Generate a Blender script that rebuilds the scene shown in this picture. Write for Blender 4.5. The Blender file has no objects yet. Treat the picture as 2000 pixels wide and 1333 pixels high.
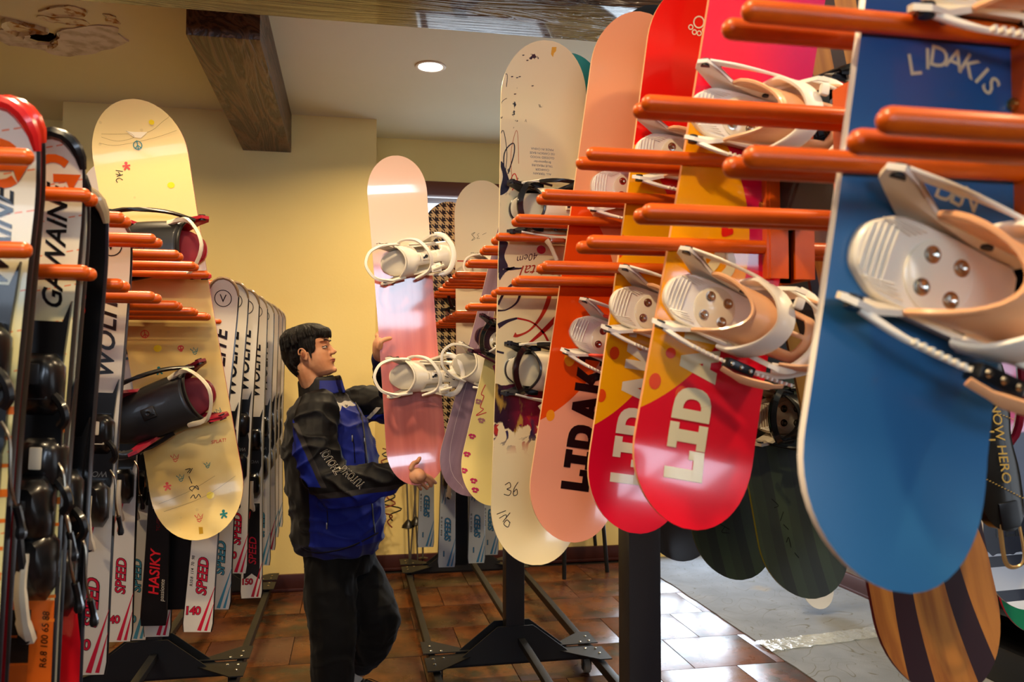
import bpy, bmesh, math, random
from mathutils import Vector, Matrix, geometry, noise as mnoise
from mathutils.bvhtree import BVHTree
import numpy as np
random.seed(7)
SC = bpy.context.scene
COL = SC.collection
PI = math.pi
# ------------------------------------------------------------------ camera
YAW, PIT, F = math.radians(11.1), math.radians(1.99), 1600.0
CAM = Vector((0, 0, 1.55))
FW = Vector((math.sin(YAW)*math.cos(PIT), math.cos(YAW)*math.cos(PIT), math.sin(PIT)))
RT = Vector((math.cos(YAW), -math.sin(YAW), 0))
UP = RT.cross(FW)
cd = bpy.data.cameras.new('camera'); cam = bpy.data.objects.new('camera', cd); COL.objects.link(cam)
cd.sensor_width = 36; cd.lens = F*36/2000; cd.clip_start = .05
cam.matrix_world = Matrix(((RT.x, UP.x, -FW.x, CAM.x), (RT.y, UP.y, -FW.y, CAM.y), (RT.z, UP.z, -FW.z, CAM.z), (0, 0, 0, 1)))
cd.dof.use_dof = True; cd.dof.focus_distance = 3.0; cd.dof.aperture_fstop = 5.0
SC.camera = cam
# ------------------------------------------------------------------ light and exposure
SC.view_settings.view_transform = 'Standard'; SC.view_settings.look = 'None'
SC.view_settings.gamma = 1; SC.view_settings.use_curve_mapping = False
SC.view_settings.exposure = EXPOSURE = -0.25
wd = bpy.data.worlds.new('world'); SC.world = wd; wd.use_nodes = True
wd.node_tree.nodes['Background'].inputs[0].default_value = (.8, .88, 1, 1)
wd.node_tree.nodes['Background'].inputs[1].default_value = .6
WARM = (1.0, .74, .42)
DAY = (.68, .82, 1.0)
LAMP_W = 48.0        # each ceiling downlight
WINDOW_E = 13.0       # radiance of the daylight in the window panes behind the photographer
LAMPS = [(.455, 4.86), (-2.05, 4.7), (-.55, 2.5), (1.45, 2.45), (-.3, .55), (1.9, .6), (2.65, 4.7), (-2.2, 1.3)]
RZ = 3.37            # ceiling height

def ray(px, py):
    return (FW*F + RT*(px-1000) + UP*(666.5-py)).normalized()
def at(px, py, Y):
    d = ray(px, py); return CAM + d*(Y/d.y)
def hx(s):
    s = s.lstrip('#'); v = [int(s[i:i+2], 16)/255 for i in (0, 2, 4)]
    return tuple(((c/12.92) if c <= .04045 else ((c+.055)/1.055)**2.4) for c in v)
# ------------------------------------------------------------------ material expressions
class E:
    def __init__(s, c, k): s.c, s.k = c, k
    def _m(s, op, *a):
        n = s.c.nt.nodes.new('ShaderNodeMath'); n.operation = op
        for i, v in enumerate((s,)+a):
            if isinstance(v, E): s.c.nt.links.new(v.k, n.inputs[i])
            else: n.inputs[i].default_value = v
        return E(s.c, n.outputs[0])
    def __add__(s, o): return s._m('ADD', o)
    __radd__ = __add__
    def __sub__(s, o): return s._m('SUBTRACT', o)
    def __rsub__(s, o): return (s*-1)+o
    def __mul__(s, o): return s._m('MULTIPLY', o)
    __rmul__ = __mul__
    def __truediv__(s, o): return s._m('DIVIDE', o)
    def __gt__(s, o): return s._m('GREATER_THAN', o)
    def __lt__(s, o): return s._m('LESS_THAN', o)
    def abs(s): return s._m('ABSOLUTE')
    def sin(s): return s._m('SINE')
    def fract(s): return s._m('FRACT')
    def floor(s): return s._m('FLOOR')
    def mod(s, m): return s._m('FLOORED_MODULO', m)
    def max(s, o): return s._m('MAXIMUM', o)
    def min(s, o): return s._m('MINIMUM', o)
    def pow(s, o): return s._m('POWER', o)
    def sm(s, a, b):
        n = s.c.nt.nodes.new('ShaderNodeMapRange'); n.interpolation_type = 'SMOOTHSTEP'
        s.c.nt.links.new(s.k, n.inputs[0]); n.inputs[1].default_value = a; n.inputs[2].default_value = b
        return E(s.c, n.outputs[0])
class Ctx:
    def __init__(c, nt, world=False):
        c.nt = nt
        tc = nt.nodes.new('ShaderNodeTexCoord'); sp = nt.nodes.new('ShaderNodeSeparateXYZ')
        if world:
            g = nt.nodes.new('ShaderNodeNewGeometry'); c.vec = g.outputs['Position']
        else: c.vec = tc.outputs['Object']
        nt.links.new(c.vec, sp.inputs[0])
        c.x, c.y, c.z = (E(c, sp.outputs[i]) for i in range(3))
        oi = nt.nodes.new('ShaderNodeObjectInfo'); c.rnd = E(c, oi.outputs['Random'])
    def noise(c, scale=5, detail=3, s=(1, 1, 1), rough=.5, dist=0, off=None):
        mp = c.nt.nodes.new('ShaderNodeMapping'); mp.inputs['Scale'].default_value = s
        c.nt.links.new(c.vec, mp.inputs[0])
        if off is not None:
            cb = c.nt.nodes.new('ShaderNodeCombineXYZ')
            for i in range(3): c.nt.links.new((off*(17.+i*7)).k, cb.inputs[i])
            c.nt.links.new(cb.outputs[0], mp.inputs['Location'])
        n = c.nt.nodes.new('ShaderNodeTexNoise'); n.inputs['Scale'].default_value = scale
        n.inputs['Detail'].default_value = detail; n.inputs['Roughness'].default_value = rough
        n.inputs['Distortion'].default_value = dist
        c.nt.links.new(mp.outputs[0], n.inputs['Vector']); return E(c, n.outputs[0])
    def cell(c, scale, s=(1, 1, 1)):
        mp = c.nt.nodes.new('ShaderNodeMapping'); mp.inputs['Scale'].default_value = s
        c.nt.links.new(c.vec, mp.inputs[0])
        n = c.nt.nodes.new('ShaderNodeTexVoronoi'); n.inputs['Scale'].default_value = scale
        c.nt.links.new(mp.outputs[0], n.inputs['Vector']); return E(c, n.outputs['Distance'])
    def mix(c, a, b, f):
        n = c.nt.nodes.new('ShaderNodeMix'); n.data_type = 'RGBA'
        if isinstance(f, E): c.nt.links.new(f.k, n.inputs[0])
        else: n.inputs[0].default_value = f
        for i, v in ((6, a), (7, b)):
            if isinstance(v, E): c.nt.links.new(v.k, n.inputs[i])
            else: n.inputs[i].default_value = (*v[:3], 1)
        return E(c, n.outputs[2])
MATS = {}
def M(name, col=(.5, .5, .5), rough=.5, metal=0, coat=0, emis=0, paint=None, bump=None, bstr=.3, world=False, trans=0, ior=1.45, spec=.5, roughfn=None, alpha=1, sheen=0):
    if name in MATS: return MATS[name]
    if isinstance(col, str): col = hx(col)
    m = bpy.data.materials.new(name); m.use_nodes = True; nt = m.node_tree
    b = nt.nodes['Principled BSDF']; I = b.inputs
    I['Base Color'].default_value = (*col, 1); I['Roughness'].default_value = rough; I['Metallic'].default_value = metal
    I['Coat Weight'].default_value = coat; I['Coat Roughness'].default_value = .06; I['Transmission Weight'].default_value = trans
    I['IOR'].default_value = ior; I['Specular IOR Level'].default_value = spec; I['Alpha'].default_value = alpha
    I['Sheen Weight'].default_value = sheen
    if emis: I['Emission Color'].default_value = (*col, 1); I['Emission Strength'].default_value = emis
    if paint or bump or roughfn:
        c = Ctx(nt, world)
        if paint:
            p = paint(c); nt.links.new(p.k, I['Base Color'])
            if emis: nt.links.new(p.k, I['Emission Color'])
        if roughfn: nt.links.new(roughfn(c).k, I['Roughness'])
        if bump:
            bn = nt.nodes.new('ShaderNodeBump'); bn.inputs['Strength'].default_value = bstr; bn.inputs['Distance'].default_value = .01
            nt.links.new(bump(c).k, bn.inputs['Height']); nt.links.new(bn.outputs[0], I['Normal'])
    m.diffuse_color = (*col, 1); MATS[name] = m; return m
# ------------------------------------------------------------------ mesh building
class G:
    def __init__(s): s.v, s.f, s.m = [], [], []
    def add(s, V, Fs, mi=0):
        o = len(s.v); s.v += [tuple(p) for p in V]
        s.f += [tuple(i+o for i in f) for f in Fs]; s.m += [mi]*len(Fs); return s
    def box(s, c, d, R=None, mi=0):
        V = []
        for x in (-.5, .5):
            for y in (-.5, .5):
                for z in (-.5, .5):
                    p = Vector((x*d[0], y*d[1], z*d[2]))
                    if R is not None: p = R @ p
                    V.append(p+Vector(c))
        return s.add(V, [(0, 1, 3, 2), (4, 6, 7, 5), (0, 4, 5, 1), (2, 3, 7, 6), (0, 2, 6, 4), (1, 5, 7, 3)], mi)
    def bbox(s, c, d, b=.004, R=None, mi=0):
        "box with chamfered edges"
        bm = bmesh.new(); bmesh.ops.create_cube(bm, size=1)
        for v in bm.verts: v.co = Vector((v.co.x*d[0], v.co.y*d[1], v.co.z*d[2]))
        bmesh.ops.bevel(bm, geom=bm.edges[:], offset=min(b, min(d)*.45), segments=2, profile=.6, affect='EDGES')
        V = [((R @ v.co) if R is not None else v.co)+Vector(c) for v in bm.verts]
        Fs = [tuple(v.index for v in f.verts) for f in bm.faces]; bm.free(); return s.add(V, Fs, mi)
    def rings(s, R, closed=True, cap=True, mi=0):
        n = len(R[0]); V = [p for r in R for p in r]; Fs = []
        for i in range(len(R)-1):
            for j in range(n if closed else n-1):
                k = (j+1) % n; Fs.append((i*n+j, i*n+k, (i+1)*n+k, (i+1)*n+j))
        if cap: Fs += [tuple(range(n))[::-1], tuple((len(R)-1)*n+j for j in range(n))]
        return s.add(V, Fs, mi)
    def tube(s, P, r, seg=8, cap=True, mi=0, flat=1.0, nrm=None):
        "tube through the points P, radius r or one per point; flat<1 squashes it along the normal"
        P = [Vector(p) for p in P]; rr = r if isinstance(r, (list, tuple)) else [r]*len(P)
        R = []; last = None
        for i, p in enumerate(P):
            t = (P[min(i+1, len(P)-1)]-P[max(i-1, 0)]).normalized()
            if nrm is not None: a = Vector(nrm) - t*t.dot(Vector(nrm))
            elif last is None: a = t.orthogonal()
            else: a = last - t*t.dot(last)
            if a.length < 1e-6: a = t.orthogonal()
            a.normalize(); last = a; b = t.cross(a)
            R.append([p + (a*math.cos(q)*flat + b*math.sin(q))*rr[i] for q in (2*PI*k/seg for k in range(seg))])
        return s.rings(R, True, cap, mi)
    def cap_tube(s, a, b, r, seg=10, mi=0):
        a, b = Vector(a), Vector(b); d = (b-a).normalized()
        P, rr = [a], [r]
        for k in (0., .5, .85, 1.0):
            P.append(b + d*(k*r*.9)); rr.append(r*math.sqrt(max(0.02, 1-k*k)))
        return s.tube(P, rr, seg, True, mi)
    def cyl(s, a, b, r, seg=16, mi=0): return s.tube([a, b], r, seg, True, mi)
    def lathe(s, prof, seg=24, c=(0, 0, 0), mi=0, axis='z'):
        R = []
        for (r, z) in prof:
            ring = []
            for k in range(seg):
                q = 2*PI*k/seg; p = (r*math.cos(q), r*math.sin(q), z)
                if axis == 'y': p = (p[0], z, p[1])
                if axis == 'x': p = (z, p[0], p[1])
                ring.append(Vector(p)+Vector(c))
            R.append(ring)
        return s.rings(R, True, True, mi)
    def ell(s, c, r, R=None, seg=16, mi=0):
        ring = []
        for i in range(1, 10):
            q = PI*i/10
            rg = []
            for k in range(seg):
                w = 2*PI*k/seg; p = Vector((r[0]*math.sin(q)*math.cos(w), r[1]*math.sin(q)*math.sin(w), -r[2]*math.cos(q)))
                if R is not None: p = R @ p
                rg.append(p+Vector(c))
            ring.append(rg)
        return s.rings(ring, True, True, mi)
    def prism(s, pts, a, b, mi=0):
        "polygon pts (list of Vector) swept from offset a to offset b"
        n = len(pts); V = [Vector(p)+Vector(a) for p in pts]+[Vector(p)+Vector(b) for p in pts]
        Fs = [tuple(range(n)), tuple(range(2*n-1, n-1, -1))]+[(j, j+n, (j+1) % n+n, (j+1) % n) for j in range(n)]
        return s.add(V, Fs, mi)
    def mesh(s, name, mats, smooth=40):
        me = bpy.data.meshes.new(name); me.from_pydata([tuple(p) for p in s.v], [], s.f)
        for m in (mats if isinstance(mats, (list, tuple)) else [mats]): me.materials.append(m)
        me.polygons.foreach_set('material_index', s.m)
        me.update()
        if smooth is not None:
            bm = bmesh.new(); bm.from_mesh(me); bmesh.ops.recalc_face_normals(bm, faces=bm.faces[:]); bm.to_mesh(me); bm.free()
            try: me.shade_smooth(); me.set_sharp_from_angle(angle=math.radians(smooth))
            except Exception: pass
        return me
def link(o, parent=None, mat=None):
    COL.objects.link(o)
    if parent is not None: o.parent = parent
    if mat is not None: o.matrix_local = mat
    return o
def obj(name, g, mats, parent=None, mat=None, smooth=40, label=None):
    me = g if isinstance(g, bpy.types.Mesh) else g.mesh(name, mats, smooth)
    o = bpy.data.objects.new(name, me); link(o, parent, mat)
    if label: o['label'] = label
    return o
def tag(o, label, cat, group=None, kind=None):
    if label: o['label'] = label
    if cat: o['category'] = cat
    if group: o['group'] = group
    if kind: o['kind'] = kind
    return o
def thing(name, label, cat, mat=None, group=None):
    o = bpy.data.objects.new(name, None); o.empty_display_size = .05; link(o)
    if mat is not None: o.matrix_world = mat
    return tag(o, label, cat, group)
def struct(name, g, mats, parent=None, smooth=None, label=None):
    o = obj(name, g, mats, parent, smooth=smooth); o['kind'] = 'structure'
    if label: o['label'] = label
    return o
def frame(T, B, yaw=0.0, roll=0.0):
    z = (T-B).normalized(); y = Vector((0, 1, 0)); y = (y - z*y.dot(z)).normalized(); x = y.cross(z)
    m = Matrix(((x.x, y.x, z.x), (x.y, y.y, z.y), (x.z, y.z, z.z))) @ Matrix.Rotation(yaw, 3, 'Z')
    m = m.to_4x4(); m.translation = (T+B)/2; return m
_TXT = {}
def text_geo(s, size=1.0, bold=0.0, shear=0.0, spacing=1.0):
    "flat letters: list of verts (x,y) centred on the origin and faces"
    key = (s, bold, shear, spacing)
    if key not in _TXT:
        cu = bpy.data.curves.new('t', 'FONT'); cu.body = s; cu.size = 1; cu.offset = bold; cu.shear = shear; cu.resolution_u = 3
        cu.space_character = spacing
        o = bpy.data.objects.new('t', cu); COL.objects.link(o); bpy.context.view_layer.update()
        me = bpy.data.meshes.new_from_object(o.evaluated_get(bpy.context.evaluated_depsgraph_get()))
        V = [(v.co.x, v.co.y) for v in me.vertices]; Fs = [tuple(p.vertices) for p in me.polygons]
        bpy.data.objects.remove(o); bpy.data.curves.remove(cu); bpy.data.meshes.remove(me)
        if V:
            x0, x1 = min(v[0] for v in V), max(v[0] for v in V); y0, y1 = min(v[1] for v in V), max(v[1] for v in V)
            V = [((x-(x0+x1)/2), (y-(y0+y1)/2)) for x, y in V]
        _TXT[key] = (V, Fs)
    V, Fs = _TXT[key]
    return [(x*size, y*size) for x, y in V], Fs
def rot2(V, a, c=(0, 0), sx=1, sy=1):
    ca, sa = math.cos(a), math.sin(a)
    return [(c[0]+x*sx*ca-y*sy*sa, c[1]+x*sx*sa+y*sy*ca) for x, y in V]
def ribbon2(P, w):
    "flat ribbon along 2-D points; w = width or one per point"
    n = len(P); ww = w if isinstance(w, (list, tuple)) else [w]*n
    V, Fs = [], []
    for i, (x, y) in enumerate(P):
        a, b = P[max(i-1, 0)], P[min(i+1, n-1)]; dx, dy = b[0]-a[0], b[1]-a[1]; l = math.hypot(dx, dy) or 1
        nx, ny = -dy/l*ww[i]/2, dx/l*ww[i]/2
        V += [(x+nx, y+ny), (x-nx, y-ny)]
        if i: Fs.append((2*i-2, 2*i-1, 2*i+1, 2*i))
    return V, Fs
def spline(P, n=8, closed=False):
    "Catmull-Rom through points of any dimension"
    Q = [tuple(p) for p in P]; N = len(Q); out = []
    for i in range(N if closed else N-1):
        p0, p1, p2, p3 = (Q[(i-1) % N] if closed or i else Q[0]), Q[i], Q[(i+1) % N], (Q[(i+2) % N] if closed or i+2 < N else Q[-1])
        for k in range(n):
            t = k/n
            out.append(tuple(.5*((2*b)+(-a+c)*t+(2*a-5*b+4*c-d)*t*t+(-a+3*b-3*c+d)*t**3) for a, b, c, d in zip(p0, p1, p2, p3)))
    if not closed: out.append(Q[-1])
    return out
def disc2(c, rx, ry, n=20, a=0):
    V = rot2([(rx*math.cos(2*PI*k/n), ry*math.sin(2*PI*k/n)) for k in range(n)], a, c)
    return V, [tuple(range(n))]
def ring2(c, r, w, n=20):
    return ribbon2([(c[0]+r*math.cos(2*PI*k/n), c[1]+r*math.sin(2*PI*k/n)) for k in range(n+1)], w)
# ------------------------------------------------------------------ shared materials
ORANGE = M('orange_powder_coat', '#D25A06', .34, coat=.08, paint=lambda c: c.mix(hx('#D85C06'), hx('#C24C04'), c.noise(30, 2)))
STEEL = M('dark_powder_steel', '#2b2a2c', .38, .3, bump=lambda c: c.noise(300, 2), bstr=.06)
BLKSTEEL = M('black_steel', '#0c0d10', .5)
BLACK = M('black_plastic', '#0d0d0f', .32)
BLACKG = M('gloss_black_plastic', '#08080a', .15, coat=.5)
CHROME = M('steel_bolt', '#b9b4a6', .22, 1)
BRASS = M('yellow_zinc_bolt', '#c9a45a', .28, 1)
RUBBER = M('caster_rubber', '#8c8578', .5)
WHITEP = M('white_plastic', '#efe9dd', .33, coat=.15)
WHITEB = M('worn_white_plastic', '#dcd2bd', .42)
# ------------------------------------------------------------------ room shell
wall_paint = M('yellow_wall_paint', '#f0dc92', .75, paint=lambda c: c.mix(hx('#f2de98'), hx('#ead186'), c.noise(1.6, 3)), bump=lambda c: c.noise(60, 3), bstr=.05)
ceil_paint = M('cream_ceiling_paint', '#ece6bd', .8, paint=lambda c: c.mix(hx('#e9e9d4'), hx('#dedcc0'), c.noise(1.2, 3)))
base_mat = M('dark_red_baseboard', '#3d1710', .4)
def slate(c):
    n = c.noise(3.2, 5, off=c.rnd, rough=.62); n2 = c.noise(11, 4, off=c.rnd)
    a = c.mix(hx('#321a0e'), hx('#663818'), n.sm(.36, .62))
    a = c.mix(a, hx('#2a281e'), (n2.sm(.45, .7))*(c.rnd.sm(.2, .9)))
    a = c.mix(a, hx('#553428'), c.noise(1.5, 2, off=c.rnd).sm(.5, .68))
    return c.mix(a, hx('#2a1a12'), c.noise(26, 5, off=c.rnd).sm(.56, .75)*.7)
tile_mat = M('slate_floor_tile', '#5a3318', .3, paint=slate, bump=lambda c: c.noise(14, 4, off=c.rnd), bstr=.12,
             roughfn=lambda c: c.noise(8, 3, off=c.rnd)*.22+.18)
grout = M('dark_grout', '#1d1510', .7)
X0, X1, Y0, Y1 = -3.3, 3.45, -2.4, 6.45
g = G(); g.box(((X0+X1)/2, (Y0+Y1)/2, -.06), (X1-X0+.4, Y1-Y0+.4, .1))
floor = struct('floor', g, grout)
TS = .46; tm = G().bbox((0, 0, 0), (TS-.004, TS-.004, .012), .0015).mesh('tile', tile_mat, 30)
tmh = G().bbox((0, 0, 0), (TS/2-.004, TS-.004, .012), .0015).mesh('tile_half', tile_mat, 30)
j = 0; y = Y0+TS/2
while y < Y1:
    x = X0+TS/2+(j % 2)*TS/2
    if j % 2: o = bpy.data.objects.new('tile', tmh); link(o, floor); o.location = (X0+TS/4, y, -.006)
    while x-TS/2 < 2.28:
        o = bpy.data.objects.new('tile', tm); link(o, floor); o.location = (x, y, -.006+random.uniform(-.0006, .0006)); x += TS
    y += TS; j += 1
unseen_wall_brown = M('low_bounce_unseen_wall', '#5f452b', .6, paint=lambda c: c.mix(hx('#6a4c2e'), hx('#4a3420'), c.noise(6, 3, (1, 1, .1))))  # dark brown made up for the unseen walls to cut bounce light and reflections
def plane_wall(name, c, d, m=wall_paint):
    return struct(name, G().box(c, d), m)
plane_wall('wall_left', (X0-.1, (Y0+Y1)/2, RZ/2), (.2, Y1-Y0+.4, RZ), unseen_wall_brown)
dark_wall = M('taupe_side_wall', '#6d6252', .7, paint=lambda c: c.mix(hx('#6a5f50'), hx('#574c3f'), c.noise(2, 3)))
# wall on the right, with an added, unseen opening that lets daylight in near the photographer
gr = G()
RW0, RW1, RZ0, RZ1 = -.9, 1.0, .25, 2.5
gr.box((X1+.1, (RW1+Y1)/2, RZ/2), (.2, Y1-RW1, RZ)); gr.box((X1+.1, (Y0+RW0)/2, RZ/2), (.2, RW0-Y0, RZ))
gr.box((X1+.1, (RW0+RW1)/2, RZ0/2), (.2, RW1-RW0, RZ0)); gr.box((X1+.1, (RW0+RW1)/2, (RZ1+RZ)/2), (.2, RW1-RW0, RZ-RZ1))
struct('wall_right', gr, dark_wall)
# far wall with the two openings, and the pillar that projects from it
WIN = [(.50, 1.62, 1.75, 3.04), (2.3, 3.25, .12, 2.5)]
gb = G(); xs = [X0] + [v for w in WIN for v in w[:2]] + [X1]
for i in range(0, len(xs), 2): gb.box(((xs[i]+xs[i+1])/2, Y1+.1, RZ/2), (xs[i+1]-xs[i], .2, RZ))
for w in WIN:
    gb.box(((w[0]+w[1])/2, Y1+.1, w[2]/2), (w[1]-w[0], .2, w[2])); gb.box(((w[0]+w[1])/2, Y1+.1, (w[3]+RZ)/2), (w[1]-w[0], .2, RZ-w[3]))
struct('wall_back', gb, wall_paint)
PX0, PX1, PY = -1.93, .17, 5.98
struct('wall_pillar', G().box(((PX0+PX1)/2, (PY+Y1)/2, RZ/2), (PX1-PX0, Y1-PY, RZ)), wall_paint)
# wall behind the photographer with three windows
FWN = [(-2.6, -1.2, 1.85, 2.65), (-.6, .84, 1.85, 2.65), (1.5, 2.9, 1.85, 2.65)]
gf = G(); xs = [X0] + [v for w in FWN for v in w[:2]] + [X1]
for i in range(0, len(xs), 2): gf.box(((xs[i]+xs[i+1])/2, Y0-.1, RZ/2), (xs[i+1]-xs[i], .2, RZ))
for w in FWN:
    gf.box(((w[0]+w[1])/2, Y0-.1, w[2]/2), (w[1]-w[0], .2, w[2])); gf.box(((w[0]+w[1])/2, Y0-.1, (w[3]+RZ)/2), (w[1]-w[0], .2, RZ-w[3]))
struct('wall_front', gf, unseen_wall_brown)
brown = M('brown_window_frame', '#6b3416', .4, paint=lambda c: c.mix(hx('#7a3d1a'), hx('#5a2b12'), c.noise(20, 3, (.2, 1, 1))))
sky_b = M('bright_daylight_pane', (.80, .90, 1.0), emis=2.4)
sky_f = M('daylight_pane', DAY, emis=WINDOW_E)
blind = M('white_blind', '#dfe6ee', .6)
def window(n, w, Y, s, pane, mull=1, blinds=False, label=None):
    g = G(); x0, x1, z0, z1 = w; t = .11 if blinds else .07
    for (c, d) in (((x0+x1)/2, (z1-t/2)), ((x0+x1)/2, z0+t/2)): g.bbox((c, Y+s*.03, d), (x1-x0, .10, t), .005)
    for c in [x0+t/2, x1-t/2]+[x0+(x1-x0)*(k+1)/(mull+1) for k in range(mull)]: g.bbox((c, Y+s*.03, (z0+z1)/2), (.05, .09, z1-z0-.02), .005)
    f = struct('window_%d' % n, g, brown, smooth=40, label=label)
    g = G(); g.box(((x0+x1)/2, Y+s*.1, (z0+z1)/2), (x1-x0, .01, z1-z0)); obj('window_pane', g, pane, f)
    if blinds:
        for k in range(int((z1-z0)/.14)):
            obj('blind_slat', G().bbox(((x0+x1)/2, Y+s*.055, z1-.14-.14*k), (x1-x0-.11, .012, .045), .003, Matrix.Rotation(.5, 3, 'X')), blind, f)
    return f
window(1, WIN[0], Y1, 1, sky_b, 0, True); window(2, WIN[1], Y1, 1, M('bright_door_pane', (.72, .86, 1.0), emis=14.0), 1)
for i, w in enumerate(FWN): window(3+i, w, Y0, -1, sky_f if i != 1 else M('daylight_pane_clear', DAY, emis=WINDOW_E*1.5), 2 if i != 1 else 1)
g = G()
for c, d in (((X1+.03, (RW0+RW1)/2, RZ1-.03), (.1, RW1-RW0, .06)), ((X1+.03, (RW0+RW1)/2, RZ0+.03), (.1, RW1-RW0, .06)),
             ((X1+.03, RW0+.03, (RZ0+RZ1)/2), (.1, .06, RZ1-RZ0)), ((X1+.03, RW1-.03, (RZ0+RZ1)/2), (.1, .06, RZ1-RZ0)), ((X1+.03, .05, (RZ0+RZ1)/2), (.08, .05, RZ1-RZ0))): g.bbox(c, d, .004)
f = struct('window_6', g, brown, smooth=40)  # unseen side window, added to bring bluish daylight in from the right
obj('window_pane', G().box((X1+.1, (RW0+RW1)/2, (RZ0+RZ1)/2), (.01, RW1-RW0, RZ1-RZ0)), M('added_daylight_side', DAY, emis=WINDOW_E*.10), f)
# baseboards
def base(name, a, b, n):
    a, b = Vector(a), Vector(b); c = (a+b)/2; d = b-a; L = d.length; R = Matrix.Rotation(math.atan2(d.y, d.x), 3, 'Z')
    g = G().bbox((c.x, c.y, .06), (L, .03, .12), .006, R); g.bbox((c.x+n[0]*.006, c.y+n[1]*.006, .012), (L, .03, .024), .006, R)
    struct(name, g, base_mat, smooth=40)
base('baseboard_left', (X0+.015, Y0, 0), (X0+.015, Y1, 0), (1, 0))
base('baseboard_back', (PX1, Y1-.015, 0), (2.3, Y1-.015, 0), (0, -1))
base('baseboard_recess', (X0, Y1-.015, 0), (PX0, Y1-.015, 0), (0, -1))
base('baseboard_pillar', (PX0, PY-.015, 0), (PX1, PY-.015, 0), (0, -1))
base('baseboard_corner', (PX1+.015, PY, 0), (PX1+.015, Y1-.03, 0), (1, 0))
base('baseboard_right', (X1-.015, RW1, 0), (X1-.015, Y1, 0), (-1, 0))
# ceiling, with the real hole where the plaster has come away
def cp(px, py, z=RZ):
    d = ray(px, py); t = (z-CAM.z)/d.z; p = CAM+d*t; return Vector((p.x, p.y, z))
hole = [cp(*p) for p in ((45, 66), (60, 61), (85, 60), (105, 66), (108, 76), (96, 82), (75, 80), (55, 74))]
outer = [Vector((X0, Y0, RZ)), Vector((X1, Y0, RZ)), Vector((X1, Y1, RZ)), Vector((X0, Y1, RZ))]
allp = outer+hole; tr = geometry.tessellate_polygon([outer, hole])
g = G(); g.add(allp, [tuple(t) for t in tr])
ceiling = struct('ceiling', g, ceil_paint)
hc = sum(hole, Vector())/len(hole)
g = G(); g.rings([[p for p in hole], [p+Vector((0, 0, .25)) for p in hole]], cap=False); g.add([p+Vector((0, 0, .25)) for p in hole], [tuple(range(8))])
obj('hole_lining', g, M('dark_void', '#0a0806', .9), ceiling)
g = G(); g.box(((X0+X1)/2, (Y0+Y1)/2, RZ+.32), (X1-X0+.4, Y1-Y0+.4, .1)); struct('ceiling_slab', g, M('slab', '#777777', .9))
def patch(pts, z, mat, name, curl=.0, label=None):
    P = [cp(*p) for p in pts]; c = sum(P, Vector())/len(P)
    pl = M2 = []
    Q = spline([(p.x, p.y) for p in P], 3, True)
    n = len(Q); V = []; rnd = random.Random(len(pts)*7+int(z*1000))
    for x, y in Q: V.append((x+rnd.uniform(-.012, .012), y+rnd.uniform(-.012, .012), RZ-z-curl*rnd.random()))
    V2 = [(c.x+(v[0]-c.x)*.8, c.y+(v[1]-c.y)*.8, RZ-z*.4) for v in V]
    g = G(); g.rings([[Vector((v[0], v[1], RZ-.0005)) for v in V], [Vector(v) for v in V], [Vector(v) for v in V2]], cap=False)
    g.add(V2, [tuple(range(n))])
    obj(name, g, mat, ceiling, smooth=25, label=label)
plast = M('bare_plaster', '#d9d6de', .9, paint=lambda c: c.mix(hx('#e2dfe6'), hx('#bdb7b5'), c.noise(14, 4).sm(.4, .7)), world=True)
brownst = M('water_stain', '#8a5b28', .9, paint=lambda c: c.mix(hx('#a87a40'), hx('#e0dcc8'), c.noise(16, 5).sm(.38, .52)), world=True)
patch(((-60, 62), (0, 78), (20, 86), (75, 92), (105, 104), (150, 107), (200, 98), (252, 82), (235, 68), (225, 52), (180, 50), (130, 54), (110, 62), (108, 84), (50, 80), (42, 62), (10, 55)), .004, plast, 'peeled_plaster', .008, 'ragged patch of white bare plaster')
patch(((108, 60), (112, 66), (110, 84), (98, 90), (100, 84), (106, 76)), .012, brownst, 'plaster_flake', .01)
patch(((5, 38), (40, 40), (80, 52), (98, 58), (80, 60), (50, 62), (20, 62)), .014, brownst, 'plaster_flake', .012)
patch(((75, 22), (110, 12), (150, 12), (172, 22), (160, 30), (120, 30)), .006, brownst, 'water_stain', .005, 'brown water stain')
patch(((70, 30), (120, 34), (165, 36), (170, 50), (130, 46), (90, 40)), .004, brownst, 'water_stain', .003)
patch(((205, 28), (225, 30), (232, 44), (212, 44)), .004, brownst, 'water_stain', .003)
# beams
def woodbeam(c, ax):
    s = (1, .10, 1) if ax == 'y' else (.10, 1, 1)
    w = c.noise(7, 4, s, dist=1.6); v = ((w*34).sin()*.5+.5)
    a = c.mix(hx('#3c2619'), hx('#6b4b33'), v)
    return c.mix(a, hx('#22140e'), c.noise(2.5, 3, s).sm(.5, .8)*.6)
beam_y = M('beam_wood_grain', '#4a3122', .42, paint=lambda c: woodbeam(c, 'y'), bump=lambda c: ((c.noise(7, 4, (1, .10, 1), dist=1.6)*34).sin()), bstr=.35, world=True)
beam_x = M('glossy_beam_wood', '#33201a', .24, coat=.6, paint=lambda c: c.mix(woodbeam(c, 'x'), hx('#1c1110'), .35), bump=lambda c: ((c.noise(7, 4, (.10, 1, 1), dist=2.0)*30).sin()), bstr=.7, world=True)
struct('trim_1', G().bbox((-.595, (4.0+PY)/2, 3.235), (.33, PY-3.9, .28), .006), beam_y, smooth=40, label='brown wood-grain ceiling beam running to the pillar')
struct('trim_2', G().bbox(((X0+X1)/2, 3.42, 3.22), (X1-X0, .38, .30), .008), beam_x, smooth=40, label='dark glossy wood beam crossing the ceiling')
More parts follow.
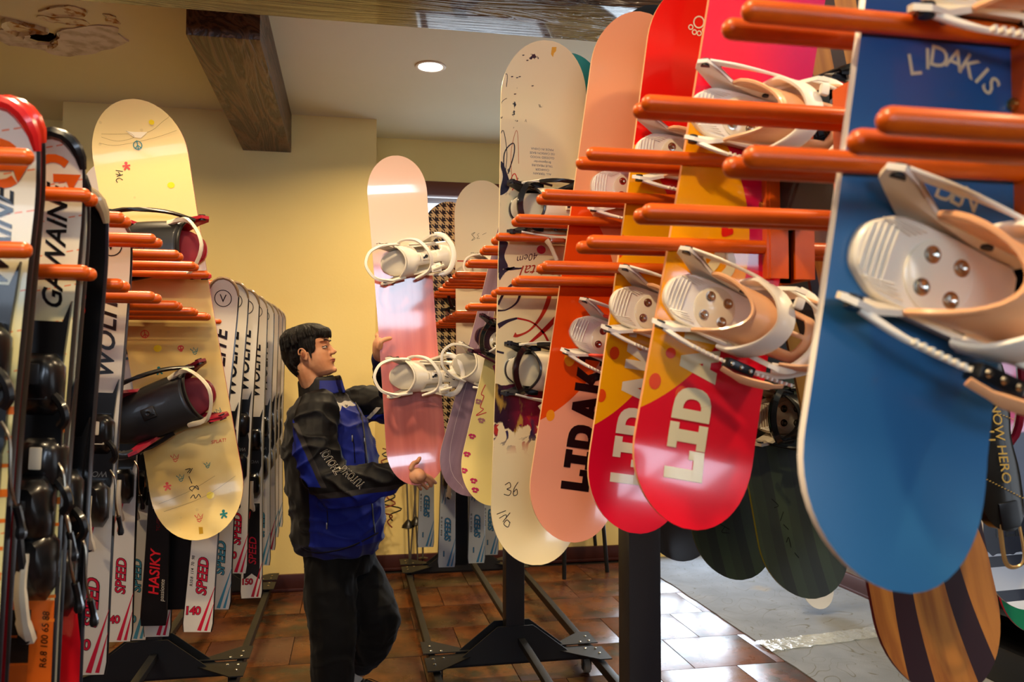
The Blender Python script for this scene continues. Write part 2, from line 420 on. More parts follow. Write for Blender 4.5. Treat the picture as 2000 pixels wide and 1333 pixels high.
# carpet strip with its swirls, and clear tape over it
def swirl(c):
    n = c.noise(2.2, 2, dist=1.2); l = ((n*9).fract()-.5).abs().sm(.0, .035)
    a = c.mix(hx('#5c626c'), hx('#80868f'), c.noise(5, 5)); a = c.mix(a, hx('#a08a60'), c.noise(1.8, 3).sm(.58, .75)*.7)
    return c.mix(hx('#56554f'), a, l)
g = G(); nx, ny = 10, 60; V = []
for i in range(ny+1):
    for k in range(nx+1):
        xx = 2.27+(X1-2.27)*k/nx + (random.uniform(-.006, .006) if k == 0 else 0); V.append((xx, 0.2+(Y1-.2)*i/ny, .006+.002*mnoise.noise(Vector((xx*3, i*.3, 0)))))
g.add(V, [(i*(nx+1)+k, i*(nx+1)+k+1, (i+1)*(nx+1)+k+1, (i+1)*(nx+1)+k) for i in range(ny) for k in range(nx)])
edge = [V[i*(nx+1)] for i in range(ny+1)]
g.rings([[Vector(e), Vector((e[0], e[1], 0.0))] for e in edge], closed=False, cap=False)
o = obj('carpet', g, M('grey_carpet', '#a5a39f', .9, paint=swirl, world=True, bump=lambda c: c.noise(160, 2), bstr=.3)); tag(o, 'worn grey carpet with faint swirls covering the floor past the tiles', 'carpet')
tapem = M('clear_packing_tape', '#d7e3dc', .12, trans=.75, coat=.4, bump=lambda c: c.noise(40, 4), bstr=.9)
def tape(p0, p1, w, name, label):
    a, b = [CAM+ray(*p)*(-CAM.z/ray(*p).z) for p in (p0, p1)]; d = (b-a); L = d.length; d.normalize(); n = Vector((-d.y, d.x, 0))
    g = G(); V = []; N, K = 44, 6; r = random.Random(3)
    for i in range(N+1):
        for k in range(K+1):
            p = a+d*(L*i/N)+n*(w*(k/K-.5)*(1+.25*mnoise.noise(Vector((i*.4, k, 5)))))
            V.append((p.x, p.y, .010+.012*max(0, mnoise.noise(Vector((i*.45, k*.8, 1))))+(.010*r.random() if i < 5 else .002*r.random())))
    g.add(V, [(i*(K+1)+k, i*(K+1)+k+1, (i+1)*(K+1)+k+1, (i+1)*(K+1)+k) for i in range(N) for k in range(K)])
    o = obj(name, g, tapem, smooth=60); tag(o, label, 'tape')
tape((1490, 1268), (1760, 1232), .16, 'packing_tape', 'crumpled strip of clear tape stuck across the grey carpet')
# downlights
lensm = M('lamp_lens', (1, .95, .85), emis=30)
glow = M('lamp_trim', '#e8e0cc', .4)
for i, (x, y) in enumerate(LAMPS):
    t = thing('downlight', 'round white recessed downlight glowing in the ceiling' if i == 0 else 'round downlight in the ceiling above the racks', 'ceiling light', Matrix.Translation((x, y, RZ)), None if i == 0 else 'other ceiling downlights')
    g = G(); g.lathe([(.072, -.001), (.073, -.006), (.082, -.009), (.092, -.006), (.094, -.0005)], 32)
    obj('trim_ring', g, glow, t)
    g = G(); g.lathe([(.070, -.002), (.001, -.004)], 32); obj('lens', g, lensm, t)
    ld = bpy.data.lights.new('downlight_lamp', 'AREA'); ld.shape = 'DISK'; ld.size = .14; ld.energy = LAMP_W; ld.color = WARM; ld.spread = math.radians(150)
    lo = bpy.data.objects.new('lamp', ld); link(lo, t); lo.location = (0, 0, -.012)
# ------------------------------------------------------------------ racks
def peg_mesh(L, r=.0125):
    g = G(); g.cap_tube((0, 0, 0), (L, 0, 0), r, 12); return g.mesh('peg', ORANGE, 50)
_pm = {}
def peg(parent, a, b, r=.0125):
    a, b = Vector(a), Vector(b); d = b-a; L = round(d.length, 2)
    if (L, r) not in _pm: _pm[(L, r)] = peg_mesh(L, r)
    o = bpy.data.objects.new('peg', _pm[(L, r)]); link(o, parent)
    o.matrix_local = Matrix.Translation(a) @ d.to_track_quat('X', 'Z').to_matrix().to_4x4()
def rack(name, label, X, posts, ztop, stations, side, xt, zu, zl, bary, halfw=.42, zbar=None, pw=.095, floorrails=True, other=()):
    """stations: (Y, upper?, lower?, dz) of single pegs on the photo's side; other: stations on the far side"""
    t = thing(name, label, 'rack', Matrix.Translation((X, posts[0], 0)))
    T = Matrix.Translation((-X, -posts[0], 0))
    def P(nm, g, m): return obj(nm, g, m, t, T.copy())
    for y in posts:
        P('post', G().bbox((X, y, (ztop+.10)/2), (pw, pw, ztop-.10), .006), STEEL)
        for dy in (-pw/2-.004, pw/2+.004):
            g = G(); g.prism([Vector((X-halfw+.10, y+dy, .10)), Vector((X+halfw-.10, y+dy, .10)), Vector((X+.09, y+dy, .275)), Vector((X-.09, y+dy, .275))], (0, -.003, 0), (0, .003, 0))
            P('gusset_plate', g, BLKSTEEL)
        P('cross_beam', G().bbox((X, y, .105), (2*halfw, .06, .05), .003), BLKSTEEL)
        for s in (-1, 1):
            for q in (-1, 1):
                xx, yy = X+s*(halfw-.02), y+q*.11
                g = G(); g.prism([Vector((X+s*(halfw+.03), y+q*.03, .135)), Vector((X+s*(halfw-.22), y+q*.03, .135)), Vector((X+s*(halfw-.03), y+q*.21, .135)), Vector((X+s*(halfw+.03), y+q*.21, .135))], (0, 0, 0), (0, 0, .005))
                pl = P('corner_plate', g, BLKSTEEL)
                for bx, by in ((.0, .06), (-.05, .05), (0, .13)):
                    obj('bolt', G().lathe([(.007, 0), (.007, .003), (.003, .006)], 8, (X+s*(halfw-.01+bx*0)+s*bx, y+q*by, .14)), CHROME, pl)
            c = (X+s*(halfw-.04), y, 0)
            g = G(); g.lathe([(.012, -.016), (.034, -.014), (.036, -.008), (.036, .008), (.034, .014), (.012, .016)], 20, (c[0], c[1]-.0, .036), axis='x')
            cs = P('caster', g, RUBBER)
            g = G(); g.box((c[0]-.021, c[1], .05), (.004, .03, .06)); g.box((c[0]+.021, c[1], .05), (.004, .03, .06)); g.box((c[0], c[1], .08), (.046, .045, .006))
            g.cyl((c[0]-.024, c[1], .036), (c[0]+.024, c[1], .036), .006, 8); obj('caster_fork', g, BLKSTEEL, cs)
    y0, y1 = min(posts), max(posts)
    if floorrails:
        for xx in (X-halfw+.015, X+halfw-.015, X+.03): P('base_rail', G().bbox((xx, (y0+y1)/2, .10 if xx != X+.03 else .20), (.035, y1-y0, .045 if xx != X+.03 else .03), .003), BLKSTEEL)
        P('base_rail', G().bbox((X, (posts[0]+.25), .045), (2*halfw-.1, .03, .02), .003), BLKSTEEL)
    zb = zbar or (zu+zl)/2
    P('top_beam', G().bbox((X, (y0+y1)/2, zb), (.05, bary[1]-bary[0], .09), .004), STEEL) if False else P('top_beam', G().bbox((X, (bary[0]+bary[1])/2, zb), (.05, bary[1]-bary[0], .09), .004), STEEL)
    done = []
    for sd, sts in ((side, stations), (-side, other)):
        rx = X + sd*.045; used = []
        for (yy, u, l, dz, xtip) in sts:
            tipx = (xtip if xtip else xt) if sd == side else 2*X-(xtip or xt)
            if not any(abs(yy-q) < .065 for q in used):
                used.append(yy)
                g = G(); w = .07; yc = yy+.022
                g.box((rx, yc, (zu+zl)/2), (.012, w, zu-zl+.12)); g.box((rx-sd*.018, yc-w/2, (zu+zl)/2), (.036, .006, zu-zl+.12)); g.box((rx-sd*.018, yc+w/2, (zu+zl)/2), (.036, .006, zu-zl+.12))
                br = P('bracket', g, ORANGE)
                for by, bz in ((-.015, .03), (.018, .035), (0, -.10)):
                    obj('bolt', G().lathe([(.008, 0), (.0075, .004), (.003, .007)], 10, (0, 0, 0), axis='x'), BRASS, br, Matrix.Translation((rx+sd*.006, yc+by, (zu+zl)/2-.03+bz)) @ (Matrix.Rotation(PI, 4, 'Z') if sd < 0 else Matrix.Identity(4)))
            a = Vector((-X, -posts[0], 0))
            if u: peg(t, Vector((rx, yy, zu+dz))+a, Vector((tipx, yy, zu+dz))+a)
            if l: peg(t, Vector((rx, yy, zl+dz))+a, Vector((tipx, yy, zl+dz))+a)
    return t
def tipY(px, X):
    "distance along the aisle at which a peg tip at X shows at column px"
    return X/math.tan(YAW+math.atan((px-1000)/F))
XR, XRT, ZU, ZL = .81, .425, 1.94, 1.78
sr = [(tipY(1685, .455), 0, 1, -.022, .455), (tipY(1745, .455), 0, 1, -.015, .455)]
for px in (1475, 1435, 1270, 1253, 1158, 1137, 1068, 1057, 1015, 1007, 975, 966, 948, 943, 919, 914): sr.append((tipY(px, XRT), 1, 1, 0, None))
sn = sorted(sr, key=lambda s: s[0]); near = [s for s in sn]
oth = [(y, 1, 1, 0, None) for y in (.55, .62, 1.0, 1.06, 1.42, 1.49, 1.80, 1.87, 2.15, 2.21, 2.5)]
far = [(tipY(px, XRT), 1, 1, 0, None) for px in (893, 888, 880, 873, 868, 860, 852, 846)]
oth += [(y, 1, 1, 0, None) for y in (2.85, 2.92, 3.2, 3.27, 3.6, 3.67, 4.0, 4.07)]
rack('display_rack', 'long grey post rack on black wheeled bases, snowboards hung from its orange pegs', XR, (.42, 2.244, 4.09, 5.98), 2.15, near+far, -1, XRT, ZU, ZL, (.3, 6.1), other=oth)
XL, XLT, ZUL, ZLL = -.93, -.46, 1.858, 1.722
sl = []
for px in (50, 165, 179, 233, 246, 296, 309, 343, 351, 376, 382, 403, 407, 431, 452, 465, 482, 492, 502, 511, 519, 527, 534, 541, 548): sl.append((tipY(px, XLT), 1, 1, 0, None))
rack('display_rack', 'black wheeled rack with a row of orange pegs holding the skis', XL, (1.3, 4.2, 5.72), 2.0, sl, 1, XLT, ZUL, ZLL, (.6, 5.9))
# ------------------------------------------------------------------ snowboards
class Board:
    def __init__(s, name, label, T, Bt, Y, W, face, edge='#e8dcc0', base='#222222', yaw=0, dT=0, dB=0, t=.010, kick=.035, cap=.62, group=None, side=.03, rough=.16, coat=.6, mat=None, L=None):
        if mat is None:
            mat = frame(at(T[0], T[1], Y+dT), at(Bt[0], Bt[1], Y+dB), yaw); L = (at(*T, Y+dT)-at(*Bt, Y+dB)).length
        s.L, s.W, s.t, s.kick, s.cap, s.side = L, W, t, kick, cap*W, side
        s.th = thing(name, label, 'snowboard', mat, group); s.Mx = mat; s.inv = mat.inverted()
        g = G(); N = 15; zs = []
        for k in range(13): zs.append(-s.L/2 + s.cap*(1-math.cos(PI/2*k/12)))
        m = [-s.L/2+s.cap + (s.L-2*s.cap)*k/44 for k in range(1, 44)]
        zs = zs + m + [-z for z in zs[::-1]]
        zs[0] += .0008; zs[-1] -= .0008
        R = []
        for z in zs:
            h = s.hw(z); k = s.k(z)
            front = [Vector((h*math.sin(PI/2*(2*i/(N-1)-1)) if 0 else h*(2*i/(N-1)-1), -t/2-k, z)) for i in range(N)]
            back = [Vector((h*(1-2*i/(N-1)), t/2-k, z)) for i in range(N)]
            R.append(front+back)
        n = len(R[0])
        for i in range(len(R)-1):
            for q in range(n):
                w = (q+1) % n; mi = 0 if q < N-1 else (1 if q in (N-1, n-1) else 2)
                g.add([R[i][q], R[i][w], R[i+1][w], R[i+1][q]], [(0, 1, 2, 3)], mi)
        for r in (R[0], R[-1]): g.add(r, [tuple(range(n))], 1)
        me = bpy.data.meshes.new('deck')
        bm = bmesh.new()
        for p in g.v: bm.verts.new(p)
        bm.verts.ensure_lookup_table()
        for f, mi in zip(g.f, g.m):
            fc = bm.faces.new([bm.verts[i] for i in f]); fc.material_index = mi
        bmesh.ops.remove_doubles(bm, verts=bm.verts, dist=1e-6); bmesh.ops.recalc_face_normals(bm, faces=bm.faces[:]); bm.to_mesh(me); bm.free()
        fm = face if isinstance(face, bpy.types.Material) else M('face_'+face, face, rough, coat=coat)
        for mm in (fm, M('edge_'+edge, edge, .35), M('base_'+base, base, .4)): me.materials.append(mm)
        me.shade_smooth(); me.set_sharp_from_angle(angle=math.radians(50))
        s.deck = obj('deck', me, None, s.th)
    def hw(s, z):
        a = abs(z); e = s.L/2-s.cap
        if a <= e: return s.W/2*(1-s.side*(1-(a/e)**2)*1.0)
        q = min(1, (a-e)/s.cap); return s.W/2*max(0, 1-q**2.15)**(1/2.0)
    def k(s, z):
        a = abs(z); e = s.L/2-s.cap*1.15
        return 0 if a < e else s.kick*((a-e)/(s.L/2-e))**1.7
    def uv(s, px, py):
        d = s.inv.to_3x3() @ ray(px, py); o = s.inv @ CAM; t = (-s.t/2-o.y)/d.y; p = o+d*t
        for _ in range(3):
            t = (-s.t/2-s.k(p.z)-o.y)/d.y; p = o+d*t
        return (p.x, p.z)
    def decal(s, V, Fs, mat, off=.0006, name='graphic', label=None, clip=True, parent=None, offs=None):
        if isinstance(mat, str): mat = M('ink_'+mat, mat, .25, coat=.3)
        P = []
        for vi, (x, z) in enumerate(V):
            ov = off + (offs[vi] if offs else 0)
            z = max(-s.L/2+.004, min(s.L/2-.004, z)); h = s.hw(z)-.0015
            if clip: x = max(-h, min(h, x))
            P.append((x, -s.t/2-s.k(z)-ov, z))
        me = bpy.data.meshes.new(name); me.from_pydata(P, [], Fs); me.materials.append(mat)
        bm = bmesh.new(); bm.from_mesh(me)
        bmesh.ops.dissolve_degenerate(bm, edges=bm.edges[:], dist=1e-6)
        for f in bm.faces:
            if f.normal.y > 0: f.normal_flip()
        bm.to_mesh(me); bm.free()
        return obj(name, me, None, parent or s.th, label=label)
    def decals(s, items, mat, off=.0006, name='graphic', label=None):
        V, Fs, offs = [], [], []
        for n, (v, f) in enumerate(items):
            o = len(V); V += v; Fs += [tuple(i+o for i in q) for q in f]; offs += [n*.00012]*len(v)
        return s.decal(V, Fs, mat, off, name, label, offs=offs)
    def px(s, P): return [s.uv(*p) for p in P]
    def stroke(s, P, w, mat, n=6, off=.0006, name='graphic', px=True, label=None):
        Q = s.px(P) if px else P
        Q = spline(Q, n); ws = w
        if isinstance(w, (list, tuple)): ws = [x[0] for x in spline([(a,) for a in w], n)]
        V, Fs = ribbon2(Q, ws); return s.decal(V, Fs, mat, off, name, label)
    def strokes(s, LL, w, mat, off=.0006, name='handwriting', label=None, n=5):
        s.decals([ribbon2(spline(s.px(P), n), w) for P in LL], mat, off, name, label)
    def blob(s, P, mat, off=.0006, n=6, px=True, name='graphic', smooth=True, label=None):
        Q = s.px(P) if px else P
        if smooth: Q = spline(Q, n, True)
        tr = geometry.tessellate_polygon([[Vector((x, y, 0)) for x, y in Q]])
        return s.decal(Q, [tuple(t) for t in tr], mat, off, name, label)

def binding(bd, px, py, s=1.0, mir=1, base='#efe9dd', high='#f0b98c', strap='#efe9dd', style='hoop', ang=0.0, zlift=0, label=None, bolts=True, pos=None, rear='#efe9dd'):
    """a strap binding: toe on the -u side (mirrored with mir=-1), u across the board, v along it, n out of it"""
    x, z = pos or bd.uv(px, py)
    mB = M('bp_'+base, base, .33, coat=.15); mH = M('bp_'+high, high, .35, coat=.1); mS = M('bp_'+strap, strap, .4); mR = M('bp_'+rear, rear, .33, coat=.15)
    def P(u, v, n): return Vector((u*mir, -n, v))
    def PP(L): return [P(*p) for p in L]
    base_m = Matrix.Translation((x, -bd.t/2, z)) @ Matrix.Rotation(ang, 4, 'Y') @ Matrix.Scale(s, 4)
    # baseplate: footbed with rounded toe
    out = [(-.088, -.036), (-.103, -.022), (-.108, 0), (-.103, .022), (-.088, .036), (-.06, .050), (0, .052), (.06, .050), (.10, .042), (.10, -.042), (.06, -.050), (0, -.052), (-.06, -.050)]
    O = spline(out, 3, True)
    g = G(); g.rings([[P(u, v, 0) for u, v in O], [P(u, v, .012) for u, v in O], [P(u*.97, v*.95, .016) for u, v in O]])
    for sv in (-1, 1):
        rail = [(-.095, .014), (-.118, .030), (-.122, .046), (-.105, .055), (-.075, .044), (-.03, .030), (.04, .036), (.085, .085), (.105, .105), (.128, .108), (.130, .090), (.105, .045), (.092, .0), (-.06, 0)]
        def fl(u, n): return sv*(.053+max(0, n-.01)*.28+ (.014 if u < -.07 else 0))
        R0 = [P(u, fl(u, n)-.004*sv, n) for u, n in rail]; R1 = [P(u, fl(u, n)+.004*sv, n) for u, n in rail]
        g.rings([R0, R1])
    b = obj('binding', g, mB, bd.th, base_m, smooth=35, label=label)
    K = dict(parent=b)
    g = G()
    for k in range(5):
        g.tube(spline(PP([(-.097+k*.008, -.026-k*.003, .0165), (-.099+k*.008, -.010, .018), (-.099+k*.008, .010, .018), (-.097+k*.008, .026+k*.003, .0165)]), 3), .0016, 5)
    for sv in (-1, 1):
        for k in range(4): g.tube(PP([(-.088+k*.006, sv*(.036+k*.002), .0165), (-.05+k*.006, sv*(.030+k*.004), .018)]), .0014, 5)
    obj('toe_ramp', g, mB, b)
    g = G(); g.lathe([(.044, -.014), (.044, -.0185), (.040, -.020), (.001, -.0205)], 32, axis='y')
    obj('disc', g, M('binding_disc', '#e2d8bf', .25, coat=.4, trans=.0), b, Matrix.Translation((.0, 0, 0)))
    if style in ('ring', 'slot', 'shell') or not bolts:
        g = G(); g.rings([[P(u*k, v*k, n) for u, v in O] for k, n in ((.96, .017), (.97, .021), (.90, .024), (.5, .0245))]); obj('foot_pad', g, M('foot_pad_'+(high if style == 'cup' else base), tuple(q*.75 for q in hx(high if style == 'cup' else base)), .6), b)
    for u in (-.018, .022):
        for v in (-.020, .020):
            if style in ('ring', 'slot', 'shell') or not bolts: continue
            g = G(); g.lathe([(.0105, -.020), (.0105, -.0212), (.0075, -.0215), (.007, -.0235), (.003, -.0225), (.001, -.021)], 14, (u, 0, v), axis='y'); obj('bolt', g, CHROME, b)
    # side fittings
    for sv in (-1, 1):
        for (u, n, r) in ((-.104, .044, .009), (-.072, .034, .006), (.04, .026, .007)):
            c = (.053+.28*(n-.01)+(.014 if u < -.07 else 0))*sv
            g = G(); g.tube([P(u, c-.006*sv, n), P(u, c+.009*sv, n)], r, 12); obj('side_bolt', g, BLACK, b)
    if style != 'open':
        # heel hoop
        h = PP(spline([(.118, -.080, .095), (.150, -.070, .108), (.172, -.035, .115), (.178, 0, .117), (.172, .035, .115), (.150, .070, .108), (.118, .080, .095)], 4))
        obj('heel_hoop', G().tube(h, .011, 8, nrm=(0, 1, 0), flat=.7), mR, b)
    # highback folded forward: curved shell with slots
    if high:
        g = G(); NA, NU = 18, 14
        rv, n0, rn = (.060, .034, .070) if style == 'hoop' else (.066, .032, .056)
        def HB(a, w, off=0):
            q = PI*a; sv = math.cos(q)
            front = (-.035+.075*math.sin(q)**1.5) if style == 'hoop' else ((-.075+.03*math.sin(q)) if style == 'shell' else (-.045+.035*math.sin(q)**2))
            u = front+(.170-front)*w
            taper = 1-.18*w if style != 'shell' else 1.1-.6*w**4; r = rv*taper+off; nn = n0+.020*w+(rn*(1-.15*w)*(1 if style != 'shell' else .62-.4*w**4)+off)*math.sin(q)**.8
            return P(u, r*sv, nn)
        def hole(i, k):
            if style in ('slot', 'ring'):
                return (NA*.18 < i < NA*.36 or NA*.62 < i < NA*.8) and 4 <= k <= 10
            if style == 'hoop': return (NA*.25 < i < NA*.45 or NA*.53 < i < NA*.73) and 7 <= k <= 11
            return False
        V = [HB(i/NA, k/NU) for i in range(NA+1) for k in range(NU+1)]
        g.add(V, [(i*(NU+1)+k, i*(NU+1)+k+1, (i+1)*(NU+1)+k+1, (i+1)*(NU+1)+k) for i in range(NA) for k in range(NU) if not hole(i, k)])
        hb = obj('highback', g, mH, b, smooth=60)
        sm = hb.modifiers.new('thick', 'SOLIDIFY'); sm.thickness = .005
        rim = [HB(i/NA, 0) for i in range(NA+1)]
        obj('highback_rim', G().tube(rim, .0042, 6), mH if style != 'cup' else mR, hb)
        if style in ('slot', 'ring', 'cup', 'shell'):
            c = HB(.5, .45, .004); g = G(); g.bbox(c, (.034, .012, .030), .004); lk = obj('adjuster', g, mH, hb)
            g = G(); g.lathe([(.007, -.007), (.006, -.009), (.003, -.008)], 10, c, axis='y'); g.bbox(c+Vector((-.010*mir, -.007, -.004)), (.008, .003, .008), .001); obj('latch', g, BLACK, lk)
        if style in ('slot', 'ring'):
            g = G()
            for kk in (.30, .66): g.tube([HB(.5+.02*q, kk, .003) for q in range(-3, 4)], .003, 6)
            g.tube([HB(.86, .25, .004), HB(.80, .75, .004)], .004, 6); g.tube([HB(.14, .25, .004), HB(.20, .75, .004)], .004, 6); obj('rib', g, mH, hb)
    # ankle strap arching over
    def band(path, w, t, mat, name, par=b):
        C = [Vector(q) for q in spline(path, 5)]; R = []
        for i, c in enumerate(C):
            tt = (C[min(i+1, len(C)-1)]-C[max(i-1, 0)]).normalized(); U = Vector((1, 0, 0)); U = (U-tt*U.dot(tt)).normalized(); N = tt.cross(U)
            R.append([P(*(c+U*a*w/2+N*bb*t/2)) for a, bb in ((-1, -.5), (-.8, -1), (.8, -1), (1, -.5), (1, .5), (.8, 1), (-.8, 1), (-1, .5))])
        g = G(); g.rings(R); return obj(name, g, mat, par, smooth=45)
    if style == 'hoop':
        band([(.04, .068, .03), (.055, .072, .075), (.085, .045, .112), (.10, 0, .124), (.085, -.045, .112), (.055, -.072, .075), (.03, -.072, .04)], .036, .010, mS, 'ankle_strap')
        band([(-.095, -.082, .045), (-.04, -.092, .050), (.03, -.098, .062), (.09, -.098, .075), (.15, -.085, .088), (.20, -.050, .105)], .010, .006, mS, 'toe_strap')
        g = G()
        for k in range(22):
            q = k/21; g.box(P(-.03+.20*q, -.094-.006*math.sin(q*3), .058+.03*q), (.004, .010, .006))
        obj('ladder_teeth', g, mS, b)
        band([(-.098, .082, .047), (-.03, .085, .055), (.03, .082, .065), (.06, .072, .080)], .012, .006, mS, 'strap_ladder')
        g = G(); g.bbox(P(.065, -.100, .072), (.060, .026, .020), .004); bk = obj('buckle', g, BLACK, b)
        g = G(); [g.lathe([(.005, -.014), (.003, -.017)], 8, P(.045+.02*i, -.100, .072), axis='y') for i in range(3)]; obj('rivet', g, CHROME, bk)
        g = G(); g.tube(spline(PP([(.03, -.115, .078), (.07, -.122, .090), (.12, -.116, .100), (.15, -.105, .100)]), 3), [.006]*3+[.009]*4+[.005]*3, 6, flat=.6); obj('buckle_lever', g, mH, bk)
        g = G(); g.bbox(P(.190, -.030, .112), (.024, .05, .05), .004); bk = obj('buckle', g, BLACK, b)
        g = G(); g.tube(spline(PP([(.196, -.06, .12), (.225, -.03, .135), (.225, .02, .13)]), 3), .007, 6, flat=.6); obj('buckle_lever', g, mH, bk)
        band([(.10, .078, .09), (.15, .060, .118), (.20, .02, .130), (.205, -.03, .118)], .016, .006, mS, 'strap_ladder')
        band([(.13, .070, .10), (.175, .055, .145), (.20, .0, .165), (.175, -.055, .145), (.13, -.070, .10)], .020, .007, mH, 'strap_pad')
        obj('strap_cap', G().bbox(P(.11, .048, .128), (.018, .012, .022), .004), mS, b)
    if style in ('slot', 'ring'):
        loop = [(-.02, -.066, .050), (-.085, -.070, .060), (-.140, -.052, .068), (-.165, -.012, .072), (-.165, .020, .072), (-.140, .056, .068), (-.085, .072, .060), (-.02, .068, .050)]
        band(loop, .012, .009, mS, 'toe_strap')
        if style == 'ring':
            band([(-.03, .074, .045), (.0, .080, .085), (.05, .060, .120), (.085, .0, .130), (.075, -.055, .105), (.02, -.078, .06)], .014, .009, mS, 'ankle_strap')
        else:
            band([(-.0, -.066, .05), (.04, -.100, .09), (.09, -.090, .115), (.13, -.04, .125), (.14, .03, .115)], .016, .009, mS, 'ankle_strap')
        g = G(); g.bbox(P(.10, -.052, .110), (.040, .020, .036), .005); bk = obj('buckle', g, mS, b)
        g = G(); g.tube(PP([(.085, -.060, .13), (.13, -.050, .14)]), .006, 6); g.lathe([(.008, -.125), (.006, -.134)], 10, P(.105, -.05, 0), axis='y'); obj('buckle_lever', g, WHITEB, bk)
    if style == 'cup':
        band([(-.01, -.066, .045), (-.065, -.060, .070), (-.088, 0, .082), (-.065, .060, .070), (-.01, .066, .045)], .020, .020, M('glossy_black_strap', '#0a0b10', .18, coat=.6), 'toe_strap')
        band([(.02, .070, .055), (-.02, .080, .06), (.05, .084, .07), (.12, .070, .09)], .008, .012, BLACK, 'strap_pad')
        band([(-.075, .076, .045), (.0, .088, .05), (.08, .086, .06), (.13, .078, .07)], .006, .010, mS, 'strap_ladder')
        band([(-.075, -.078, .045), (.0, -.090, .05), (.08, -.092, .06), (.13, -.080, .07)], .006, .010, mS, 'strap_ladder')
        g = G(); g.bbox(P(.035, -.104, .06), (.045, .018, .016), .003); bk = obj('buckle', g, CHROME, b)
        g = G(); g.tube(spline(PP([(.0, -.104, .066), (.012, -.122, .068), (.035, -.165, .06)]), 3), [.009]*3+[.007]*4, 6, flat=.6); obj('buckle_lever', g, mS, bk)
    if style == 'shell':
        band([(-.02, -.064, .05), (-.075, -.066, .075), (-.108, 0, .092), (-.075, .066, .075), (-.02, .064, .05)], .009, .012, mS, 'toe_strap')
        band([(-.09, .068, .060), (-.02, .090, .075), (.08, .094, .085), (.16, .070, .095)], .008, .010, BLACK, 'strap_ladder')
        band([(.10, .085, .08), (.19, .095, .085), (.235, .060, .075), (.215, .015, .06)], .022, .006, BLACK, 'ankle_strap')
        band([(.02, -.070, .05), (.10, -.082, .06), (.19, -.066, .06), (.235, -.03, .05)], .012, .006, BLACK, 'strap_tail')
        g = G(); g.bbox(P(.20, .060, .085), (.06, .024, .034), .005); obj('buckle', g, BLACK, b)
    return b

def letters(bd, word, size, a0, adv, cx, mat, w=1.0, off=.0008, name='lettering', label=None, dark=None):
    "bold block capitals reading up the board: letter tops point to -x"
    H = 1.0; T = .27; ADV = {'L': .74, 'I': .70, 'D': .98, 'A': .98, 'K': .95, 'S': .85}
    shapes = {
        'L': [[(0, 0), (T, 0), (T, 1), (0, 1)], [(0, 0), (.72, 0), (.72, T), (0, T)], [(.50, 0), (.72, 0), (.72, .40), (.50, .40)]],
        'I': [[(.16, 0), (.46, 0), (.46, 1), (.16, 1)], [(0, 0), (.62, 0), (.62, .24), (0, .24)], [(0, .76), (.62, .76), (.62, 1), (0, 1)]],
        'A': [[(0, 0), (T+.02, 0), (.56, 1), (.30, 1)], [(.86, 0), (.57, 0), (.30, 1), (.56, 1)], [(.16, .20), (.70, .20), (.70, .40), (.16, .40)]],
        'K': [[(0, 0), (T, 0), (T, 1), (0, 1)], [(T-.06, .38), (.50, 1), (.82, 1), (T+.14, .30)], [(.30, .58), (.52, .72), (.86, 0), (.54, 0)]],
        'T': [[(.24, 0), (.52, 0), (.52, 1), (.24, 1)], [(0, .74), (.76, .74), (.76, 1), (0, 1)]],
    }
    a = a0; V, Fs = [], []; cnt = [0]; offs = []
    def put(poly):
        o = len(V)
        cnt[0] += 1; offs.extend([cnt[0] % 9*.00015]*len(poly))
        for (p, q) in poly: V.append((cx-(q-.5)*size, a+p*size*w))
        Fs.append(tuple(range(o, o+len(poly))))
    for ch in word:
        if ch in shapes:
            for poly in shapes[ch]: put(poly)
        elif ch == 'D':
            put([(0, 0), (T, 0), (T, 1), (0, 1)])
            n = 10
            for k in range(n):
                q0, q1 = -PI/2+PI*k/n, -PI/2+PI*(k+1)/n
                f = lambda q, r: (T-.02+(.56*r)*max(0, math.cos(q))**.8, .5+.5*(1 if r > .9 else .48)*(math.copysign(abs(math.sin(q))**.8, math.sin(q))))
                put([f(q0, 1), f(q1, 1), f(q1, .5), f(q0, .5)])
        elif ch == 'S':
            P = [(.70, .80), (.50, .90), (.25, .86), (.14, .70), (.30, .55), (.55, .45), (.68, .28), (.52, .12), (.28, .10), (.08, .22)]
            v, f = ribbon2(spline(P, 3), .25); o = len(V)
            V.extend((cx-(q-.5)*size, a+p*size*w) for p, q in v); offs.extend([0]*len(v)); Fs.extend(tuple(i+o for i in t) for t in f)
        a += ADV[ch]*size*w
    return bd.decal(V, Fs, mat, off, name, label, offs=offs)

# --- the four lettered boards -------------------------------------------------
def lid_face(name, top, mid, low, right, ez=0.0, eb=.345, seam=None):
    def p(c):
        n = c.noise(1.6, 2)
        inside = (((c.x+.30)/.345).pow(2)*1 + ((c.z-ez)/eb).pow(2)*1) < 1
        t = c.mix(hx(top), hx(right), (c.x*6+.35+(n-.5)).sm(.0, 1.0)) if right else E_col(c, top)
        up = c.z > ez
        a = c.mix(hx(low), t, up)
        return c.mix(a, hx(mid), inside)
    return M(name, mid, .16, coat=.6, paint=p)
def E_col(c, h):
    n = c.nt.nodes.new('ShaderNodeRGB'); n.outputs[0].default_value = (*hx(h), 1); return E(c, n.outputs[0])
def edge2(c=0): pass
L1 = Board('snowboard', 'red and yellow snowboard with cream LIDA lettering, largest of the lettered boards', (1533, -215), (1330, 1027), tipY(1146, XRT)-.03, .235,
           lid_face('red_yellow_print', '#e01436', '#f0a008', '#d81028', '#b80c50', -.125, .345), '#e8a070', '#b01020')
YL1 = tipY(1146, XRT)
